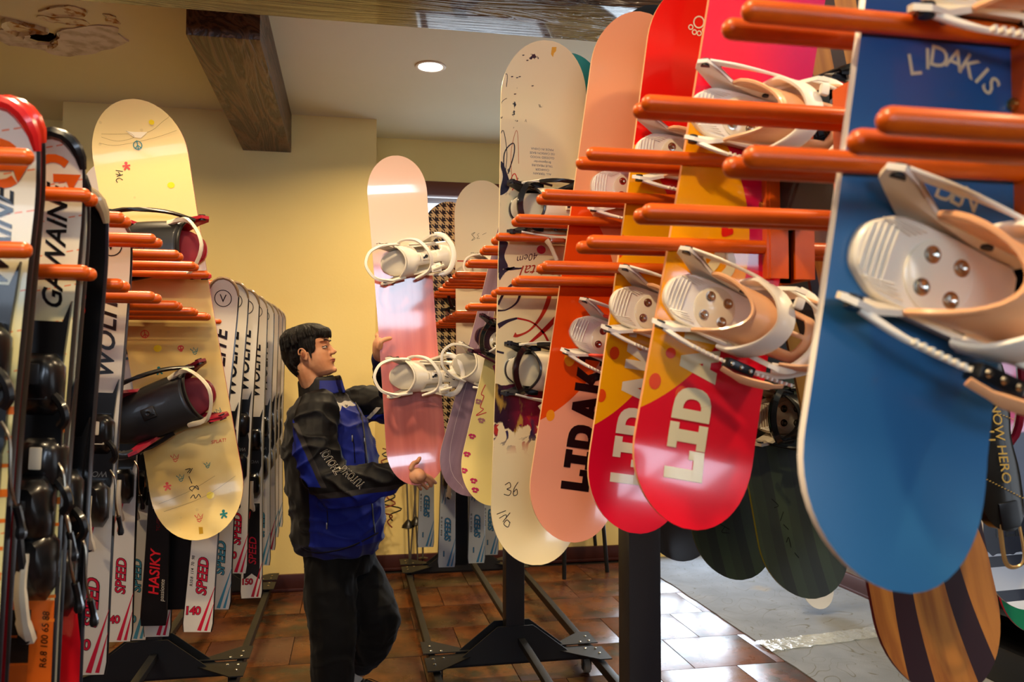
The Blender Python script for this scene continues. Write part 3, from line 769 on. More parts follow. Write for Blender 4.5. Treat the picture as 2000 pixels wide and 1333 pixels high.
def lida(b, size, adv, mat, p0, dots, dotmat, w=1.0, extra=True):
    x, z = b.uv(*p0); letters(b, 'LIDAKIS', size, z, adv, x, mat, w)
    for px, py in dots: b.decals([disc2(b.uv(px, py), .0115, .015)], dotmat, .0007, 'polka_dot')
lida(L1, .075, .077, '#dccfa4', (1333, 938), [(1279, 745), (1330, 770)], '#dd4410')
for x, y in ((1253, 640), (1310, 690)): L1.decals([disc2(L1.uv(x, y), .010, .010)], '#dd3510', .0007, 'polka_dot')
def heart(b, px, py, s, mat, a=0):
    P = [(0, -1), (.9, .05), (.95, .6), (.5, .95), (0, .5), (-.5, .95), (-.95, .6), (-.9, .05)]
    c = b.uv(px, py); b.blob(rot2([(x*s, y*s) for x, y in P], a, c), mat, .0008, 3, False, 'heart')
heart(L1, 1418, 452, .013, '#dd1c10', -.5)
binding(L1, 1388, 605, .92, ang=.20, label='lower white binding with peach highback and black buckles')
binding(L1, 1440, 235, .92, ang=.0, label='upper white binding with peach straps')
def paw(b, px, py, s, mat, a=0):
    cx, cz = b.uv(px, py); it = [ring2((cx, cz+.2*s), .62*s, .16*s)]
    for x, y in ((-.85, -.55), (-.3, -1.0), (.3, -1.0), (.85, -.55)): it.append(ring2((cx+x*s, cz+y*s), .26*s, .13*s, 12))
    b.decals(it, mat, .0008, 'paw_print')
L2 = Board('snowboard', 'bright red and yellow snowboard with pale LIDA lettering, behind the largest lettered board', (1372, -24), (1228, 1036), tipY(1060, XRT)-.02, .235,
           lid_face('scarlet_yellow_print', '#ee1810', '#f0a408', '#cc0c2c', None, -.09, .385), '#efb987', '#b01020')
lida(L2, .076, .077, '#d8cdb8', (1222, 945), [(1174, 773), (1200, 690), (1212, 470), (1208, 492)], '#dd4410')
paw(L2, 1364, 47, .020, '#f2e4cc')
binding(L2, 1268, 612, .92, ang=.16, label='lower white binding with peach strap')
binding(L2, 1318, 308, .92, ang=-.05, label='upper white binding with peach strap')
L3 = Board('snowboard', 'orange and peach snowboard with black LIDA lettering beside the cream board', (1250, 36), (1105, 1054), tipY(1010, XRT)-.01, .235,
           lid_face('orange_peach_print', '#f2a878', '#e44a0c', '#f0a080', None, -.105, .36), '#f0c090', '#c04010')
lida(L3, .076, .077, '#0c0a0c', (1122, 958), [(1075, 812)], '#ee9010')
L3.decals([disc2(L3.uv(1113, 700), .015, .022)], '#e89010', .0007, 'polka_dot')
binding(L3, 1180, 665, .92, ang=.22, high='#e0402c', label='lower white binding with red strap')
binding(L3, 1222, 372, .92, ang=-.05, high='#e0402c', label='upper white binding with red strap')
# --- the blurred blue board at the front ---------------------------------------
YB = tipY(1462, XRT)
BL = Board('snowboard', 'blue snowboard with white edge and LIDAKIS arch, closest to the camera', (1905, -330), (1712, 1140), YB, .232,
           M('blue_board_print', '#2f6d9c', .3, coat=.25, paint=lambda c: c.mix(hx('#2a638f'), hx('#1c3f78'), c.z.sm(-.05, .25))), '#f0e8e0', '#f0f0f0', t=.012, side=.02)
for i, ch in enumerate('LIDAKIS'):
    pts = [(1786, 126), (1811, 115), (1834, 112), (1865, 117), (1895, 131), (1917, 148), (1935, 168)]; a = [.32, .16, .0, -.15, -.42, -.62, -.75][i]
    v, f = text_geo(ch, .035, .010); c = BL.uv(*pts[i]); BL.decal(rot2(v, a, c), f, '#c9b894', .0008, 'lettering')
for i, ch in enumerate('DEN'):
    v, f = text_geo(ch, .034, .012); c = BL.uv(1846+i*24, 374+i*8); BL.decal(rot2(v, -.25, c), f, '#c9b894', .0008, 'lettering')
b = binding(BL, 1812, 545, .98, ang=.22, high='#f2b07a', base='#e8dcc6', strap='#efe6d2', style='hoop', label='lower white binding with wide peach highback')
binding(BL, 1915, -48, .98, ang=-.1, high='#f2b07a', base='#e8dcc6', strap='#efe6d2', label='upper white binding with peach highback')
# --- cream painted board ---------------------------------------------------------
YC = tipY(970, XRT)
def cream_paint(c):
    a = c.mix(hx('#f0dfae'), hx('#e6d8ae'), c.z.sm(-.2, .1))
    n = c.noise(9, 5, (1, 1, .35), dist=.6); n2 = c.noise(30, 4, (1, 1, .3))
    band = c.z.sm(-.45, -.30)*((c.z*-1).sm(.235, .275))
    dirty = c.mix(hx('#1d1226'), hx('#a01838'), (c.x*5+n*1.2).sm(.0, .9))
    dirty = c.mix(dirty, hx('#c8a040'), n2.sm(.56, .64)*.7)
    a = c.mix(a, dirty, (band*1.1+c.noise(22, 5, (1, 1, .45))*1.3-.80).sm(.28, .36))
    fl = c.noise(26, 4, (1, 1, .8), dist=1.0); a = c.mix(a, c.mix(hx('#b8322a'), hx('#24244c'), (c.noise(8, 1)).sm(.48, .52)), (fl.sm(.56, .60))*(c.z.sm(-.47, -.40))*((c.z*-1).sm(.33, .36)))
    spl = c.noise(38, 5, (1, 1, .7)); edgez = ((c.z*-1).sm(-.30, .0))*((c.x*-1).sm(.085, .125))*(c.z.sm(.03, .10))
    a = c.mix(a, hx('#1b1a30'), (edgez*.8+spl-.62).sm(.28, .34))
    a = c.mix(a, hx('#24222e'), spl.sm(.66, .69)*(c.z.sm(.25, .45))*((c.x*-1).sm(-.02, .03)))
    a = c.mix(a, hx('#8a5a20'), c.noise(60, 4).sm(.60, .66)*(c.z.sm(.24, .28))*((c.z*-1).sm(-.36, -.32))*c.x.sm(.0, .04))
    return a
CR = Board('snowboard', 'cream snowboard with navy and red brush swirls, marked 36 and 140', (1064, 90), (1042, 1098), YC, .265,
           M('cream_swirl_print', '#f0dfae', .2, coat=.5, paint=cream_paint), '#efe0b4', '#e8dcc0', kick=.04)
navy, crim = '#15142c', '#b01f18'
S = CR.stroke
S([(976, 470), (984, 520), (1010, 525), (1022, 523)], [.020, .012, .006, .003], navy)
S([(972, 545), (985, 530), (1005, 522)], [.016, .010, .004], navy)
S([(972, 596), (985, 572), (1002, 556), (1016, 566), (1010, 590), (990, 605), (972, 607)], [.008, .007, .008, .009, .006, .004, .006], navy)
S([(972, 638), (990, 628), (1010, 622)], [.016, .010, .006], navy)
S([(1010, 622), (1035, 628), (1052, 640), (1066, 658), (1078, 690), (1072, 708)], [.006, .005, .005, .007, .006, .003], crim)
S([(1040, 560), (1058, 555), (1073, 566), (1070, 590), (1056, 620), (1035, 645), (1012, 656), (1004, 654)], [.003, .005, .010, .014, .010, .006, .008, .016], '#b8301c')
S([(1032, 672), (1058, 650), (1080, 628), (1096, 606)], [.006, .012, .014, .005], crim)
S([(962, 684), (975, 688), (984, 690)], .006, navy)
S([(975, 330), (972, 292), (978, 262), (984, 258), (990, 300), (986, 345)], .0022, navy); S([(985, 350), (985, 300), (1002, 280), (1004, 300), (992, 340)], .0035, navy)
S([(1000, 350), (998, 300), (1006, 260), (1011, 262), (1013, 320)], .0016, '#b06040'); S([(973, 225), (980, 200), (990, 192)], .0016, navy); S([(975, 150), (990, 145), (989, 170)], .0018, navy)
S([(996, 362), (1000, 345), (1006, 340), (1010, 356), (1000, 372)], .003, '#c83020')
CR.blob([(975, 380), (982, 345), (976, 320), (982, 318), (994, 350), (996, 362), (990, 375)], navy, .0007)
CR.blob([(973, 520), (973, 478), (992, 474), (985, 500), (992, 520), (984, 522)], navy, .0007)
CR.decals([disc2(CR.uv(1057, 488), .014, .013)], '#c01c3a', .0007, 'crimson_dot')
for q in ((1010, 148), (1019, 160)): pass
CR.decals([disc2(CR.uv(x, y), .004, .0015, 8, .2) for x, y in ((1010, 152), (1030, 118), (1022, 108), (1006, 184), (1015, 150), (1040, 168), (1000, 150))], navy, .0007, 'paint_fleck')
CR.strokes([[(986, 948), (995, 943), (997, 952), (990, 956), (998, 960), (994, 968), (984, 966)], [(1012, 942), (1004, 955), (1003, 968), (1010, 966), (1009, 956), (1003, 962)]], .0022, '#1a1a22', label='handwritten number 36')
CR.strokes([[(970, 1005), (988, 998)], [(975, 1013), (988, 1006), (988, 1014)], [(982, 1020), (996, 1002)], [(996, 1022), (990, 1016), (984, 1024), (992, 1030), (996, 1020)]], .0022, '#1a1a22', label='handwritten number 140')
v, f = text_geo('Cristal', .05, .0, .5); CR.decal(rot2(v, PI+.12, CR.uv(1055, 528)), f, '#a03018', .0008, 'lettering')
v, f = text_geo('40em', .030, .0, .4); CR.decal(rot2(v, PI+.25, CR.uv(1030, 504)), f, '#4a2830', .0008, 'lettering')
for i, t in enumerate(['MADE IN CHINA', '150 CARBON BASE', 'GLOSSED WOOD', 'Bridgemorder', 'TRUE MEASURE', 'CHARGER', 'ALL TERRAIN']):
    v, f = text_geo(t, .0095); CR.decal(rot2(v, PI, CR.uv(1059, 292+8*i)), f, '#5a6478', .0008, 'small_print')
CR.blob([(1078, 92), (1087, 92), (1086, 100), (1082, 104), (1080, 112), (1076, 106)], '#d8a030', .0007, smooth=False, name='worn_chip')
binding(CR, 1058, 412, .95, ang=-.02, style='cup', high='#ece0c0', base='#26262c', strap='#e8e0d0', rear='#1c1c20', bolts=False, label='upper cream binding with glossy black rim')
binding(CR, 1050, 725, .95, ang=.05, style='cup', high='#ece0c0', base='#26262c', strap='#e8e0d0', rear='#1c1c20', bolts=False, label='lower cream binding with glossy black rim')
TL = Board('snowboard', 'teal snowboard peeking out behind the cream one', (1108, 112), (1075, 1010), YC+.15, .255, '#2a8a86', '#cfe0d0', '#207070')
# --- purple, butterfly, beige and houndtooth boards further down the rack ----------
def grain(a, b, sc=26): return lambda c: c.mix(hx(a), hx(b), (c.noise(sc, 4, (1, 1, .05))*.7+c.noise(3, 2, (1, 1, .3))*.3).sm(.35, .65))
PU = Board('snowboard', 'mauve wood-grain snowboard with a thin white outline and white binding', (1050, 395), (905, 966), tipY(893, XRT)-.07, .265,
           M('mauve_print', '#8d7284', .25, coat=.4, paint=grain('#957a8c', '#7c6476')), '#d8c8c0', '#6a5060')
PU.stroke([(970, 560), (880, 870), (905, 955)], .0012, '#c8b8b8', px=True)
binding(PU, 927, 722, .9, ang=.18, style='ring', high='#e8e0cc', base='#ddd5c2', strap='#ece6d8', label='white binding with a round open strap')
BF = Board('snowboard', 'pale yellow snowboard with pink butterflies', (1075, 420), (952, 985), tipY(914, XRT)+.02, .265, '#e4cf86', '#efe0b0', '#7a6420')
for x, y in ((940, 822), (922, 853), (912, 888), (906, 920), (925, 940), (928, 958), (934, 785)):
    c = BF.uv(x, y); BF.decals([disc2((c[0]-.007, c[1]+.004), .008, .005, 10, .5), disc2((c[0]+.007, c[1]+.004), .008, .005, 10, -.5), disc2((c[0]-.004, c[1]-.005), .005, .004, 8), disc2((c[0]+.004, c[1]-.005), .005, .004, 8)], '#b02858' if y > 840 else '#a06a70', .0007, 'butterfly')
BF.stroke([(948, 752), (940, 770), (945, 775), (938, 795), (944, 800), (930, 812), (950, 806)], .003, '#c0283c')
binding(BF, 975, 668, .9, ang=.1, style='cup', high='#d8ccb0', base='#3a1424', strap='#5a1830', label='binding with a dark maroon rim')
def beige_paint(c):
    a = c.mix(hx('#d9cdb4'), hx('#5d9a4e'), ((c.noise(4, 3)+(c.z*-1-.20)*2)).sm(.50, .9))
    a = c.mix(a, hx('#c03a20'), ((c.z*-1).sm(.165, .17))*(c.z.sm(-.30, -.295)))
    return c.mix(a, hx('#2f8a45'), (c.z*-1).sm(.298, .302))
BE = Board('snowboard', 'beige snowboard turning green lower down, marked 38', (940, 356), (945, 930), tipY(860, XRT)-.02, .27, M('beige_green_print', '#d9cdb4', .3, coat=.3, paint=beige_paint), '#b8504a', '#a03a30')
BE.strokes([[(928, 454), (921, 458), (926, 464), (921, 470), (928, 466), (923, 460), (928, 454)], [(936, 456), (932, 459), (935, 462), (931, 466), (937, 466)], [(942, 459), (950, 455)]], .0020, '#6a6a60', label='faint handwritten 38')
BE.stroke([(893, 510), (968, 512)], .006, '#b04038')
binding(BE, 958, 522, .85, ang=-.1, style='ring', high='#e6dfcc', base='#ddd5c2', strap='#ece6d8', label='white binding resting on the pegs')
def hound(c):
    s = 108; u, v = c.x*s+40, c.z*s+40; fu, fv = u.mod(4), v.mod(4)
    a = (fu < 2); b = (fv < 2); d = ((u+v).mod(2) < 1)
    m = a*b + d*(a+b-2*a*b)
    return c.mix(hx('#d8c690'), hx('#100f10'), m.min(1))
HO = Board('snowboard', 'black and cream houndtooth snowboard in front of the window', (876, 397), (872, 905), tipY(846, XRT)+.02, .285, M('houndtooth_print', '#d8c690', .35, paint=hound), '#c8a860', '#a02020')
binding(HO, 902, 582, .9, style='cup', high='#c9bc98', base='#18181a', strap='#d0c4a4', rear='#18181a', label='beige binding with black rim')
tag(HO.th, None, None)
# --- pink board in the man's hands -------------------------------------------------
YP = 3.36
PK = Board('snowboard', 'glossy pink wood-grain snowboard held up by the man', (771, 308), (818, 946), YP, .242,
           M('pink_print', '#d77d72', .22, coat=1, paint=lambda c: c.mix(grain('#d87a70', '#bf655c')(c), hx('#eec9b4'), c.z.sm(.215, .255)),
             ), '#f0e4d8', '#d8a090', kick=.03, dT=-.01, dB=.0)
binding(PK, 795, 512, 1.0, ang=-.10, style='ring', high='#e9e1cf', base='#e4dccb', strap='#efe9dc', label='upper white binding with slotted highback')
binding(PK, 812, 735, 1.0, ang=.03, style='ring', high='#e9e1cf', base='#e4dccb', strap='#efe9dc', label='lower white binding with slotted highback')
for (x, y) in ((818, 497), (808, 737)): pass
# --- yellow board on the left rack ---------------------------------------------------
def yellow_paint(c):
    a = c.mix(hx('#e4cd8a'), hx('#cfae62'), c.noise(3, 4).sm(.35, .65)*((c.z*-1).sm(-.25, .05)))
    return c.mix(a, hx('#b8a070'), c.cell(26).sm(.16, .10)*.35*c.noise(14, 2).sm(.45, .55))
YY = tipY(407, XLT)+.05
YE = Board('snowboard', 'worn yellow snowboard with small red and green doodles, marked 145 and 38-47', (259, 204), (402, 1048), YY, .295,
           M('yellow_doodle_print', '#e2c884', .3, coat=.35, paint=yellow_paint), '#b02848', '#c0304c', kick=.05)
red, grn, yel = '#cc4a40', '#1f7272', '#ead020'
def peace(x, y, mat, r=.013, a=0):
    c = YE.uv(x, y); L = [ring2(c, r, .003)] + [ribbon2(rot2(q, a, c), .0028) for q in ([(0, r*1.2), (0, -r*1.2)], [(0, 0), (r*.8, -r*.8)], [(0, 0), (-r*.8, -r*.8)])]
    YE.decals(L, mat, .0007, 'peace_sign')
def doll(x, y, mat, s=.012, a=0):
    c = YE.uv(x, y); YE.decals([disc2(rot2([(0, s*.7)], a, c)[0], s*.42, s*.42, 10)]+[ribbon2(rot2(q, a, c), s*.45) for q in ([(0, s*.5), (0, -s*.4)], [(-s, 0), (s, 0)], [(0, -s*.2), (-s*.7, -s*1.1)], [(0, -s*.2), (s*.7, -s*1.1)])], mat, .0007, 'doodle')
def crown(x, y, mat, s=.013, a=0):
    c = YE.uv(x, y); YE.decals([ribbon2(rot2([(-s, s*.8), (-s*.5, 0), (-s*.1, s), (s*.3, 0), (s, s*.8), (s*.6, -s*.3), (-s*.6, -s*.3)], a, c), .003), ribbon2(rot2([(-s*.5, -s*.6), (0, -s), (s*.5, -s*.6)], a, c), .0025)], mat, .0007, 'crown_doodle')
peace(269, 284, grn); peace(283, 653, red, .012); doll(247, 324, red); doll(311, 724, grn); doll(327, 950, red); doll(437, 1004, grn)
crown(380, 686, grn, .012); crown(342, 895, red); crown(405, 909, grn, .010); crown(389, 1012, red); crown(427, 805, grn, .012, .5); crown(353, 934, grn, .012)
c = YE.uv(353, 680); YE.decals([disc2(c, .010, .009), disc2((c[0], c[1]-.009), .005, .004)], red, .0007, 'skull_doodle'); YE.decals([disc2((c[0]-.004, c[1]), .0025, .003, 8), disc2((c[0]+.004, c[1]), .0025, .003, 8)], '#e2c884', .0012, 'skull_eye')
for x, y, r in ((334, 362, .012), (296, 239, .009), (308, 681, .013), (411, 968, .013), (351, 447, .008)): YE.decals([disc2(YE.uv(x, y), r, r*.9, 9)], yel, .0006, 'yellow_spot')
YE.strokes([[(226, 333), (240, 335)], [(226, 340), (235, 342), (231, 336)], [(228, 345), (240, 341)], [(240, 352), (233, 348), (227, 352), (230, 357)]], .0022, '#26221a', label='handwritten number 145')
YE.strokes([[(372, 974), (378, 967), (382, 974), (388, 966), (392, 972)], [(376, 960), (370, 954), (378, 950), (388, 957), (384, 949), (376, 958)], [(369, 931), (375, 945)], [(362, 918), (372, 916), (366, 924)], [(370, 925), (376, 915)]], .0024, '#26221a', label='handwritten number 38-47')
v, f = text_geo('SPLAT!', .016, .01, .2); YE.decal(rot2(v, 0, YE.uv(427, 862)), f, red, .0008, 'lettering')
YE.strokes([[(198, 262), (240, 262), (290, 258), (320, 236), (340, 222)], [(198, 268), (230, 276), (262, 268), (246, 256)], [(194, 280), (230, 284), (300, 270), (345, 255)], [(310, 985), (370, 960), (420, 930)], [(320, 1000), (400, 970), (460, 930)]], .0010, '#8f7a48', name='scratch')
YE.blob([(245, 256), (262, 258), (288, 258), (275, 270), (262, 268)], '#efe4c4', .0006, smooth=False, name='peeled_film')
YE.blob([(388, 1030), (396, 1030), (397, 1043), (389, 1044)], '#a8821c', .0006, smooth=False, name='worn_chip')
binding(YE, 342, 790, 1.25, mir=-1, ang=-.22, style='shell', high='#161413', base='#7a1428', strap='#d8cdb2', rear='#141414', label='lower black binding with maroon baseplate and cream ring')
binding(YE, 322, 490, 1.25, mir=-1, ang=.12, style='shell', high='#1d1a18', base='#a81c2c', strap='#d8cdb2', rear='#141414', label='upper black binding with cream ring')
WB = Board('snowboard', 'white snowboard half hidden behind the worn yellow one', (222, 317), (330, 1010), YY+.32, .27, '#cfc6c0', '#e8e0d8', '#888888')
# --- boards on the far side of the right-hand rack ------------------------------------
def stripes(c):
    w = c.mix(hx('#b0702a'), hx('#8a4e18'), (c.noise(30, 3, (1, 1, .04))).sm(.35, .65))
    q = (c.x+.03)/((((c.z*-1)-.30).max(0))*1.7+1)
    st = (((q+.315).mod(.082))-.041).abs() < .0155
    return c.mix(w, hx('#26090f'), st)
WS = Board('snowboard', 'wooden snowboard with curved dark plum stripes and a black binding', (1563, -150), (1858, 1345), 1.56, .295, M('striped_wood_print', '#b9772c', .35, coat=.3, paint=stripes), '#5a1420', '#8a4a1c', kick=.03)
def slats(a, b): return lambda c: c.mix(c.mix(hx(a), hx(b), (c.x*32+20).floor().mod(3)*.5), hx('#0c0f10'), (c.z+.12+c.noise(2, 2)*.2).sm(-.06, .0))
DG = M('dark_green_print', '#2b3526', .4, coat=.2, paint=slats('#2a3622', '#1c2218'))
G2 = Board('snowboard', 'dark green board, black above, with yellow edge and faint handwriting', (1365, -40), (1588, 1161), 2.16, .275, DG, '#8a8a20', '#15150f')
G2.strokes([[(1507, 975), (1520, 988), (1512, 992)], [(1530, 1000), (1524, 1018)], [(1530, 1025), (1540, 1035)], [(1536, 1060), (1540, 1050), (1545, 1070)], [(1552, 1080), (1560, 1090)]], .0018, '#0c100c', label='faint dark handwriting')
binding(G2, 1535, 812, 1.0, ang=.2, style='cup', high='#1a1a1a', base='#c8bda8', strap='#101010', rear='#101010', label='black binding with pale footbed')
G1 = Board('snowboard', 'dark green board further back on the rack', (1260, 20), (1448, 1126), 2.42, .275, DG, '#2c3a28', '#15150f')
G1.strokes([[(1405, 1023), (1425, 1035)], [(1415, 1030), (1410, 1040), (1425, 1042)]], .0018, '#0c100c')
BK = Board('snowboard', 'plain black board low behind the grey post', (1215, 60), (1335, 1092), 2.95, .29, '#15151a', '#55555a', '#0c0c0c')
TN = Board('snowboard', 'tan snowboard with a black feather print behind the blue board', (1472, -60), (1728, 1100), 1.80, .262, M('tan_print', '#94733a', .4, coat=.2, paint=lambda c: c.mix(c.mix(hx('#a5823f'), hx('#84642c'), c.noise(20, 3, (1, 1, .1))), hx('#161410'), ((c.z+c.noise(9, 3)*.12)).sm(-.055, -.045))), '#6a4a20', '#302010')
for k in range(6):
    x = 1560+k*18; TN.blob([(x-8, 610), (x+2, 650), (x+16, 690-k*3), (x+12, 650), (x+10, 610)], '#161410', .0008, name='feather_print')
# binding of the striped board, folded flat with a gold script
b = binding(WS, 1640, 232, 1.05, mir=1, style='cup', high='#17150f', base='#15151a', strap='#141414', rear='#8a1020', label='upper black binding with red trim')
hb = G(); O = spline([(-.062, .11), (-.055, .20), (0, .235), (.055, .20), (.062, .11), (.045, .02), (.06, -.07), (.05, -.17), (0, -.205), (-.05, -.17), (-.058, -.07), (-.048, .02)], 4, True)
O = [(x*.82, z*.82) for x, z in O]
hb.rings([[Vector((x, -.085+.0, z)) for x, z in O], [Vector((x*1.02, -.10-.02*(1-(x/.06)**2), z)) for x, z in O], [Vector((x*.7, -.118, z*.8)) for x, z in O]])
hm = M('black_leather_strap', '#14120c', .28, coat=.3)
cx, cz = WS.uv(1872, 868)
fl = obj('binding', hb, hm, WS.th, Matrix.Translation((cx, 0, cz)) @ Matrix.Rotation(.05, 4, 'Y'), label='long black leather binding strap reading SNOW HERO in gold')
g = G(); g.rings([[Vector((x*.8, 0, z*.7)) for x, z in O], [Vector((x*.9, -.09, z*.8)) for x, z in O]]); obj('strap_mount', g, BLACK, fl)
gold = M('ink_gold', '#b09038', .4)
for t, x, s_ in (('SNOW HERO', .006, .030), ('U', -.018, .034)):
    v, f = text_geo(t, s_, .004, .15); V = rot2(v, -PI/2, (x-.002, .02 if s_ < .033 else .03)); 
    o = obj('lettering', G().add([(q, -.1215, w) for q, w in V], f), gold, fl, smooth=None)
g = G()
for (a, b_) in (((-.045, .10), (.04, .055)), ((-.04, -.055), (.042, -.11))):
    for k in range(14): q = k/13; g.box((a[0]+(b_[0]-a[0])*q, -.120, a[1]+(b_[1]-a[1])*q), (.0035, .002, .0012))
obj('stitching', g, gold, fl)
for zz in (.155, -.135): g = G(); g.bbox((0, -.115, zz), (.045, .014, .055), .004); obj('strap_keeper', g, BLACK, fl)
g = G(); fr = spline([(-.022, -.15), (-.024, -.21), (-.018, -.235), (0, -.242), (.018, -.235), (.024, -.21), (.022, -.15)], 4)
g.tube([Vector((x, -.115, z)) for x, z in fr], .005, 6, flat=.6); g.tube([Vector((-.022, -.115, -.152)), Vector((.022, -.115, -.152))], .004, 6); obj('buckle', g, M('amber_buckle', '#c8a060', .2, coat=.6, metal=.3), fl)
g = G(); g.tube(spline([(-.07, -.06, .20), (-.04, -.10, .225), (.03, -.11, .22), (.10, -.09, .19), (.135, -.05, .10), (.13, -.02, 0), (.08, -.0, -.04)], 4), .009, 8, nrm=(0, 1, 0)); obj('heel_hoop', g, M('maroon_hoop', '#7a1428', .25, coat=.4), fl)
# ------------------------------------------------------------------ skis
class Ski(Board):
    def __init__(s, name, label, T, Bt, Y, W, face, edge='#15151a', tip='#1a1a1c', group=None, dT=0, dB=0, yaw=0, t=.016, cat='ski', thin=False):
        s.mat0 = frame(at(*T, Y+dT), at(*Bt, Y+dB), yaw); s.L = (at(*T, Y+dT)-at(*Bt, Y+dB)).length; s.W, s.t, s.cap, s.kick = W, t, W*.62, .045
        s.th = thing(name, label, cat, s.mat0, group); s.Mx = s.mat0; s.inv = s.Mx.inverted()
        fm = face if isinstance(face, bpy.types.Material) else M('ski_'+face, face, .28, coat=.3)
        L, zs = s.L, []
        for k in range(9): zs.append(L/2-s.cap*(1-math.cos(PI/2*k/8)))
        zs[0] -= .001
        zs += [L/2-s.cap-(L-s.cap-.03)*k/40 for k in range(1, 41)] + [-L/2+.012, -L/2]
        R = []
        for z in zs:
            h = s.hw(z); k = s.k(z); tt = t*(.35+.65*min(1, (L/2-abs(z))/.35))
            R.append([Vector(p) for p in ((-h, -k-t/2+tt*.6, z), (-h*.93, -k-t/2, z), (-h*.4, -k-t/2, z), (h*.4, -k-t/2, z), (h*.93, -k-t/2, z), (h, -k-t/2+tt*.6, z), (h, -k-t/2+tt, z), (-h, -k-t/2+tt, z))])
        g = G(); n = 8; V = [p for r in R for p in r]; o = 0
        Fs, mi = [], []
        for i in range(len(R)-1):
            for j in range(n):
                q = (j+1) % n; Fs.append((i*n+j, i*n+q, (i+1)*n+q, (i+1)*n+j)); mi.append(0 if j < 5 and j not in (0, 4) else 1)
        g.v = [tuple(p) for p in V]; g.f = Fs+[tuple(range(n)), tuple((len(R)-1)*n+j for j in range(n))]; g.m = mi+[1, 1]
        s.deck = obj('ski_body', g, [fm, M('ski_edge_'+edge, edge, .3, .2)], s.th, smooth=35)
        if tip:
            # guard that follows the tip outline
            P = [(s.hw(z)*sg, -s.t/2-s.k(z)*1.0+.004, z) for sg, zz in ((-1, 1), (1, -1)) for z in ([L/2-s.cap*q for q in (.9, .6, .35, .18, .06, .0)] if sg < 0 else [L/2-s.cap*q for q in (.0, .06, .18, .35, .6, .9)])]
            P = [Vector((x*.94, y, z-.004)) for x, y, z in P]
            obj('tip_guard', G().tube(P, [q*(.5 if thin else 1) for q in (.006, .010, .012, .012, .011, .011, .011, .011, .012, .012, .010, .006)], 8, nrm=(0, 1, 0), flat=.9), M('guard_'+tip, tip, .25, coat=.4), s.th)
    def hw(s, z):
        W = s.W; q = (z+s.L/2)/s.L
        w = W*(.43 + .62*(q-.42)**2*1.1) if q < .42 else W*(.43+.07*min(1, ((q-.42)/.42))**2)
        w = W/2*(.80+.20*(abs(q-.45)/.5)**1.6)
        top = s.L/2-s.cap
        if z > top: w *= math.sqrt(max(0, 1-min(1, (z-top)/s.cap)**2.1))
        if z < -s.L/2+.03: w *= .90+.10*(z+s.L/2)/.03
        return w
    def k(s, z):
        a = s.L/2-z; return s.kick*max(0, 1-a/.16)**1.6
    def text(s, t, z, size, mat, x=0, bold=.02, shear=.25, outline=None, a=PI/2, sp=1.0, name='lettering'):
        if outline:
            v, f = text_geo(t, size, bold+.035, shear, sp); s.decal(rot2(v, a, (x, z)), f, outline, .0007, name, clip=False)
        v, f = text_geo(t, size, bold, shear, sp); s.decal(rot2(v, a, (x, z)), f, mat, .0012, name, clip=False)
    def stripe(s, P, w, mat, off=.0005): s.decals([ribbon2(P, w)], mat, off, 'stripe')
    def bind(s, zt, zh, col='#0e0e10', lever='#d9cfb8', k=1.0, simple=False, word=None):
        mb = M('ski_bind_'+col, col, .28, coat=.2); ml = M('ski_lever_'+lever, lever, .35)
        y0 = -s.t/2
        def rr(cx, cz, hx_, hz, y): return [Vector((cx+hx_*a*k, y0-y*k, cz+hz*b*k)) for a, b in ((-1, -.6), (-.6, -1), (.6, -1), (1, -.6), (1, .6), (.6, 1), (-.6, 1), (-1, .6))]
        # riser plate
        P = [(-.036, .20), (-.024, .165), (.024, .165), (.036, .20), (.030, .12), (.026, .04), (.034, 0), (.034, -.06), (.014, -.135), (-.014, -.135), (-.034, -.06), (-.034, 0), (-.026, .04), (-.030, .12)]
        g = G(); g.prism([Vector((x*k, y0, zt+(z-.06)*k)) for x, z in P], (0, 0, 0), (0, -.008*k, 0)); rp = obj('riser_plate', g, mb, s.th)
        if word:
            v, f = text_geo(word, .020*k, .01, .2); obj('lettering', G().add([(x, y0-.0088*k, z) for x, z in rot2(v, PI, (0, zt-.10*k))], f), M('ink_#7a7a78', '#7a7a78', .4), rp, smooth=None)
        g = G(); g.rings([rr(0, zt, .034, .050, .006), rr(0, zt+.004, .035, .048, .022), rr(0, zt+.012, .028, .034, .042), rr(0, zt+.016, .016, .020, .050)])
        tp = obj('toe_piece', g, mb, s.th, smooth=50)
        if not simple:
            g = G()
            for sg in (-1, 1): g.tube(spline([Vector((sg*.020*k, y0-.03*k, zt-.01*k)), Vector((sg*.040*k, y0-.036*k, zt-.030*k)), Vector((sg*.046*k, y0-.034*k, zt-.052*k)), Vector((sg*.038*k, y0-.03*k, zt-.066*k))], 3), .0075*k, 7)
            obj('toe_wing', g, mb, tp)
            g = G(); g.bbox((0, y0-.046*k, zt+.018*k), (.018*k, .012*k, .034*k), .003); obj('indicator', g, ml, tp)
            g = G(); g.bbox((0, y0-.040*k, zt-.018*k), (.040*k, .006*k, .010*k), .002); obj('toe_bar', g, ml, tp)
        g = G(); g.rings([rr(0, zh, .032, .060, .004), rr(0, zh+.005, .034, .056, .030), rr(0, zh+.015, .030, .042, .058), rr(0, zh+.024, .018, .024, .074)])
        hp = obj('heel_piece', g, mb, s.th, smooth=50)
        g = G(); g.tube(spline([Vector((0, y0-.070*k, zh+.028*k)), Vector((0, y0-.074*k, zh-.02*k)), Vector((0, y0-.052*k, zh-.075*k)), Vector((0, y0-.030*k, zh-.105*k))], 4), [.012*k]*5+[.014*k]*4+[.018*k]*4, 8, flat=.6); obj('heel_lever', g, ml, hp)
